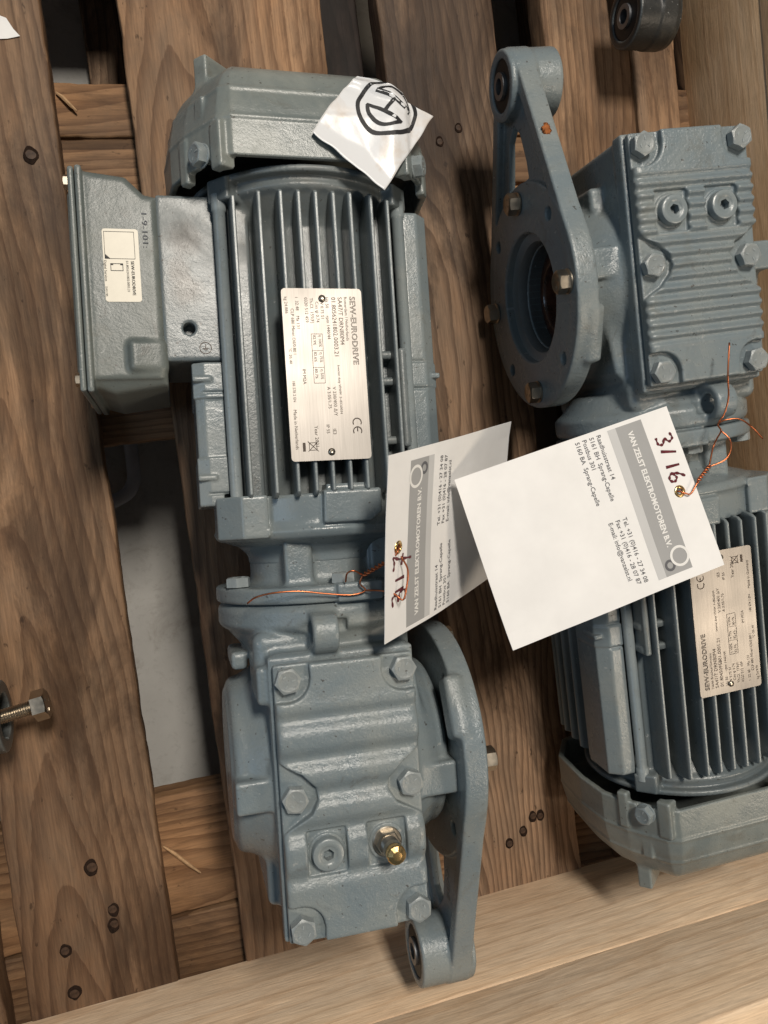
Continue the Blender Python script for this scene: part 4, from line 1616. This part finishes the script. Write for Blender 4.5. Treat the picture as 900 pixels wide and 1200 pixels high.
# --- crumpled label stuck on the fan cover of the left motor
M1W = motor1.matrix_world.copy()


def cover_z(x, y):
    ax = abs(x)
    pts = [(0, 75), (47, 75), (55, 71), (71, 47), (77.5, 30), (90, 10)]
    z = 10
    for (xa, za), (xb, zb) in zip(pts, pts[1:]):
        if xa <= ax <= xb:
            z = za + (zb - za) * (ax - xa) / (xb - xa)
    if y > 183:
        t = min(max((y - 186) / 38, 0), 1)
        z -= 1.2 + 20 * min(max((y - 180) / 42, 0), 1) ** 2.4 - 1.0
    return z


def label_pt(a, b, h=0.0):
    """a, b in 0..1: a from the left corner to the top corner, b from left to bottom"""
    L, T, B, R_ = Vector((-2.4, 170.4, 76.3)), Vector((29.3, 213.3, 61)), Vector((37.2, 137.7, 79)), Vector((76.5, 192.5, 61))
    q = L * (1 - a) * (1 - b) + T * a * (1 - b) + B * (1 - a) * b + R_ * a * b
    q.y += 2.5 * math.sin(a * 5) * (1 - b) * 0.6 - 4.0 * (a * (1 - a)) * b * 0 + 1.5 * mnoise.noise((a * 5, b * 5, 2))
    cr = 1.0 * mnoise.noise((a * 3.2, b * 3.2, 7)) + 0.5 * abs(mnoise.noise((a * 7 + b * 4, b * 2.5, 3)))
    fold = -2.0 * math.exp(-((a - 0.72 - 0.1 * b) / 0.05) ** 2) + 2.4 * math.exp(-((a - 0.86) / 0.06) ** 2) * (1 - b * 0.5)
    z = max(q.z + 1.5, cover_z(q.x, q.y) + 0.8 + 2.8 * min(max((q.x - 30) / 14, 0), 1) if q.x < 60 else -99) + cr * (0.3 + 0.7 * a) + max(0, fold) + min(0, fold) * 0.4
    return Vector((q.x, q.y, z + 0.8 + h))


V, F = [], []
N = 44
for s_ in (0, 1):
    for i in range(N + 1):
        for j in range(N + 1):
            V.append(label_pt(i / N, j / N, -0.12 * s_))
k_ = (N + 1) ** 2
for i in range(N):
    for j in range(N):
        a_ = i * (N + 1) + j
        F.append((a_, a_ + N + 1, a_ + N + 2, a_ + 1))
        F.append((k_ + a_, k_ + a_ + 1, k_ + a_ + N + 2, k_ + a_ + N + 1))
for i in range(N):
    for (p0, p1) in ((i, i + 1), (N * (N + 1) + i, N * (N + 1) + i + 1), (i * (N + 1), (i + 1) * (N + 1)), (i * (N + 1) + N, (i + 1) * (N + 1) + N)):
        F.append((p0, p1, k_ + p1, k_ + p0))
me = bpy.data.meshes.new('adhesive_label')
Vw = [M1W @ (v_ * MM) for v_ in V]
orig = M1W @ (label_pt(0.5, 0.5) * MM)
me.from_pydata([tuple(v_ - orig) for v_ in Vw], [], F)
for p_ in me.polygons:
    p_.use_smooth = True
lab = mesh_obj('adhesive_label', me, M_LABEL)
lab.location = orig
tag(lab, 'crumpled white adhesive label with a round black emblem on the fan cover end', 'label')
p = Print()
C_ = (0.74, 0.52)
sc = 1 / 55.0


def epts(P_):
    P_.V = [(C_[0] + a * sc, C_[1] + b * sc) for a, b in P_.V]


p.ring((0, 0), 17.2, 19.6, 0, 360, 72)
for sgn in (1, -1):
    p.ring((0, 0), 11.6, 13.8, -62 + (180 if sgn < 0 else 0), 62 + (180 if sgn < 0 else 0), 26)
    for k in range(6):
        p.rect(sgn * 5.2 - 1.1, -12.6 + 25.2 * k / 6, sgn * 5.2 + 1.1, -12.6 + 25.2 * (k + 1) / 6)
for k in range(4):
    p.rect(-4.2 + 8.4 * k / 4, -1.2, -4.2 + 8.4 * (k + 1) / 4, 1.2)
epts(p)
me = bpy.data.meshes.new('emblem')
me.from_pydata([tuple(M1W @ (label_pt(min(max(a, 0.003), 0.997), min(max(b, 0.003), 0.997), 0.22) * MM) - orig) for a, b in p.V], [], p.F)
mesh_obj('emblem', me, M_BLACK, lab)

# --- torn paper at the top left
bm = bmesh.new()
out = [(-262, 372), (-240, 371.5), (-214, 370.5), (-203, 366), (-199.5, 359), (-195.8, 354.3), (-204, 352.4), (-225, 351), (-262, 349)]
top = [bm.verts.new((x + 225, y - 360, 0.6 + 0.5 * mnoise.noise((x * 0.1, y * 0.1, 0)))) for x, y in out]
bot = [bm.verts.new((v_.co.x, v_.co.y, v_.co.z - 0.2)) for v_ in top]
bm.faces.new(top)
bm.faces.new(bot[::-1])
for i in range(len(top)):
    j = (i + 1) % len(top)
    bm.faces.new((top[i], bot[i], bot[j], top[j]))
o = mesh_obj('paper_scrap', bm_mesh('paper_scrap', bm), M_CARD, None, (-225, 360, ZT + 0.6))
tag(o, 'torn scrap of white paper on the leftmost pallet board', 'paper')

# --- eye of another torque arm with a threaded bolt, at the left edge
root = empty('arm_eye', (-262, -104, ZT + 36), 'dark grey torque arm eye lying at the left edge with a bolt through it', 'torque arm')
v = Vol((-100, -40, -40), (6, 60, 40), 1.0)
v.add(p_cyl('x', (0, 0), 24, -40, 0, 1.5), 1)
v.add(p_box((-30, -20, -34), (-16, 52, 22), 2), 3)
v.add(p_box((-98, -26, -34), (-36, 26, 20), 3), 3)
v.cut(p_cyl('x', (0, 0), 15, -50, 4, 0.5), 0.8)
mesh_obj('eye', v.mesh('eye'), M_DARKARM, root)
bm = bmesh.new()
Mx = Matrix(((0, 0, 1, 0), (1, 0, 0, 0), (0, 1, 0, 0), (0, 0, 0, 1)))
prof = [(0, -38), (4.2, -38)]
for k in range(36):
    prof += [(4.9, -37.2 + k * 1.55), (4.1, -36.4 + k * 1.55)]
prof += [(4.2, 19.5), (0, 19.5)]
add_lathe(bm, prof, 20, Mx)
bolt = mesh_obj('threaded_bolt', smooth_angle(bm_mesh('threaded_bolt', bm), 60), M_STEEL, root)
bolt.rotation_euler = (0, math.radians(-3), math.radians(8))
hx = hex_head('bolt_head', 18, 9)
h_ = place('bolt_head', hx, M_STEEL, bolt, (18.5, 0, 0), (1, 0, 0), 0.3)

# --- eye of a third motor's torque arm entering at the top right
root = empty('torque_arm', (201, 699, GZ - 33), 'dark torque arm eye poking in at the top right by the crate wall', 'torque arm')
a_ = mesh_obj('arm', SHARED['arm'].copy(), None, root)
a_.data.materials.clear()
a_.data.materials.append(paint_mat('black_arm_paint', (0.016, 0.017, 0.017), (0.024, 0.025, 0.024), 0.42, 0.4))
mesh_obj('rubber_bush', SHARED['bush'], M_RUBBER, root)
mesh_obj('bush_sleeve', SHARED['tube'], M_DULL, root)

M_GREYTUBE = plain('grey_plastic', (0.42, 0.43, 0.47), 0.45)
# --- grey bent handle under the pallet gap
bm = bmesh.new()
add_tube(bm, spline([(-168, 150, 0), (-166, 120, 0), (-165.6, 89, 0), (-166, 54, 0), (-167.5, 42, 0), (-174, 32, 0), (-190, 25, 0), (-215, 16, 0)], 8), 6.0, 14)
for v_ in bm.verts:
    v_.co -= Vector((-170, 60, 0))
o = mesh_obj('bent_handle', bm_mesh('bent_handle', bm, True), M_GREYTUBE, None, (-170, 60, 26))
tag(o, 'bent grey metal handle on the floor seen through the pallet gap', 'handle')

# --- nails and splinters
M_PIT = plain('bruised_wood', (0.020, 0.011, 0.007), 0.85, 0.15, 0.5, 300, 0.5)
M_NAIL = plain('rusty_nail', (0.060, 0.034, 0.021), 0.6, 0.3, 0.5, 260, 0.4)
NAILS = ((-229.2, -236.3, 5.4), (-218.3, -271.4, 4.6), (-219.9, -282.9, 4.8), (-254.5, -292.8, 4.6), (-252.5, -325.6, 5.2), (-200.1, 274.2, 5.6),
         (122.1, -282.1, 4.2), (129.4, -282.3, 4.2), (112.1, -292.5, 4.0), (98.6, -299.7, 4.0), (104.3, 281.5, 3.8), (121.7, 292.0, 3.6))
for i, (x, y, r_) in enumerate(NAILS):
    bm = bmesh.new()
    rr = random.Random(i)
    n_ = 20
    ring = []
    for k in range(n_):
        a = 2 * math.pi * k / n_
        d_ = r_ * (1.0 + 0.22 * mnoise.noise((math.cos(a) * 1.3, math.sin(a) * 1.3, i * 3.1)))
        ring.append((d_ * math.cos(a) * 0.9, d_ * math.sin(a) * 1.15))
    lo_ = [bm.verts.new((a * 1.0, b, 0.25)) for a, b in ring]
    inn = [bm.verts.new((a * 0.86, b * 0.86, 0.62)) for a, b in ring]
    flo = [bm.verts.new((a * 0.72, b * 0.72, 0.35)) for a, b in ring]
    for A, B in ((lo_, inn), (inn, flo)):
        for k in range(n_):
            bm.faces.new((A[k], A[(k + 1) % n_], B[(k + 1) % n_], B[k]))
    bm.faces.new(flo)
    pit = mesh_obj('nail_pit', bm_mesh('nail_pit', bm), M_PIT, pallet, (x, y, ZT + 0.1))
    bm = bmesh.new()
    h_ = r_ * 0.66
    add_lathe(bm, [(h_, 0.3), (h_ * 0.94, 0.62), (h_ * 0.5, 0.78), (0, 0.7)], 14)
    place('nail_head', smooth_angle(bm_mesh('nail_head', bm), 50), M_NAIL, pallet, (x + rr.uniform(-0.8, 0.8), y + rr.uniform(-0.9, 0.9), ZT + 0.1), (rr.uniform(-0.12, 0.12), rr.uniform(-0.12, 0.12), 1))
spl_mat = plain('pale_splinter', (0.42, 0.27, 0.15), 0.8, 0.2, 0.3, 200, 0.3)
for i, (a, b, z, lb) in enumerate((((-179.1, -242.1), (-154.0, -269.5), ZT - 22, 'pale wood splinter lying on the lower left cross board'),
                                   ((-179.3, 326.9), (-166.6, 313.0), ZT - 22, 'thin wood splinter on the upper left cross board'))):
    bm = bmesh.new()
    d_ = Vector((b[0] - a[0], b[1] - a[1], 1.5))
    add_tube(bm, [Vector((0, 0, 0)), d_ * 0.3 + Vector((0.4, 0.4, 0)), d_ * 0.7, d_], [0.7, 1.5, 1.4, 0.6], 6)
    o = mesh_obj('wood_splinter', bm_mesh('wood_splinter', bm), spl_mat, None, (a[0], a[1], z + 1.4))
    tag(o, lb, 'splinter', 'splinters on the pallet')

# rust blister on the edge of the right motor's arm
bm = bmesh.new()
bmesh.ops.create_icosphere(bm, subdivisions=3, radius=1.0)
for v_ in bm.verts:
    d_ = 1 + 0.9 * mnoise.noise(v_.co * 2.6)
    v_.co = Vector((v_.co.x * 2.6 * d_, v_.co.y * 3.6 * d_, v_.co.z * 0.7))
arm2 = [c for c in motor2.children if c.name.startswith('torque_arm')][0]
mesh_obj('rust_spot', bm_mesh('rust_spot', bm, True), M_RUSTSPOT, arm2, (74, -300, 41))

p = Print()
p.text('16-3-21', 0, 0, 9, 1.25)
p.build('pen_marks', lambda u, v: (-49.35, 42 - u * 1.15, 47.5 + v), M_BLUEPEN, motor1)
p = Print()
p.ring((0, 0), 3.2, 3.6)
p.rect(-0.2, -0.2, 0.2, 2.2)
p.rect(-1.8, -0.4, 1.8, 0.0)
p.rect(-1.2, -1.2, 1.2, -0.8)
p.build('earth_sign', lambda u, v: (-67 + u, 57.7 + v, 36.75), M_ENGRAVE, motor1)
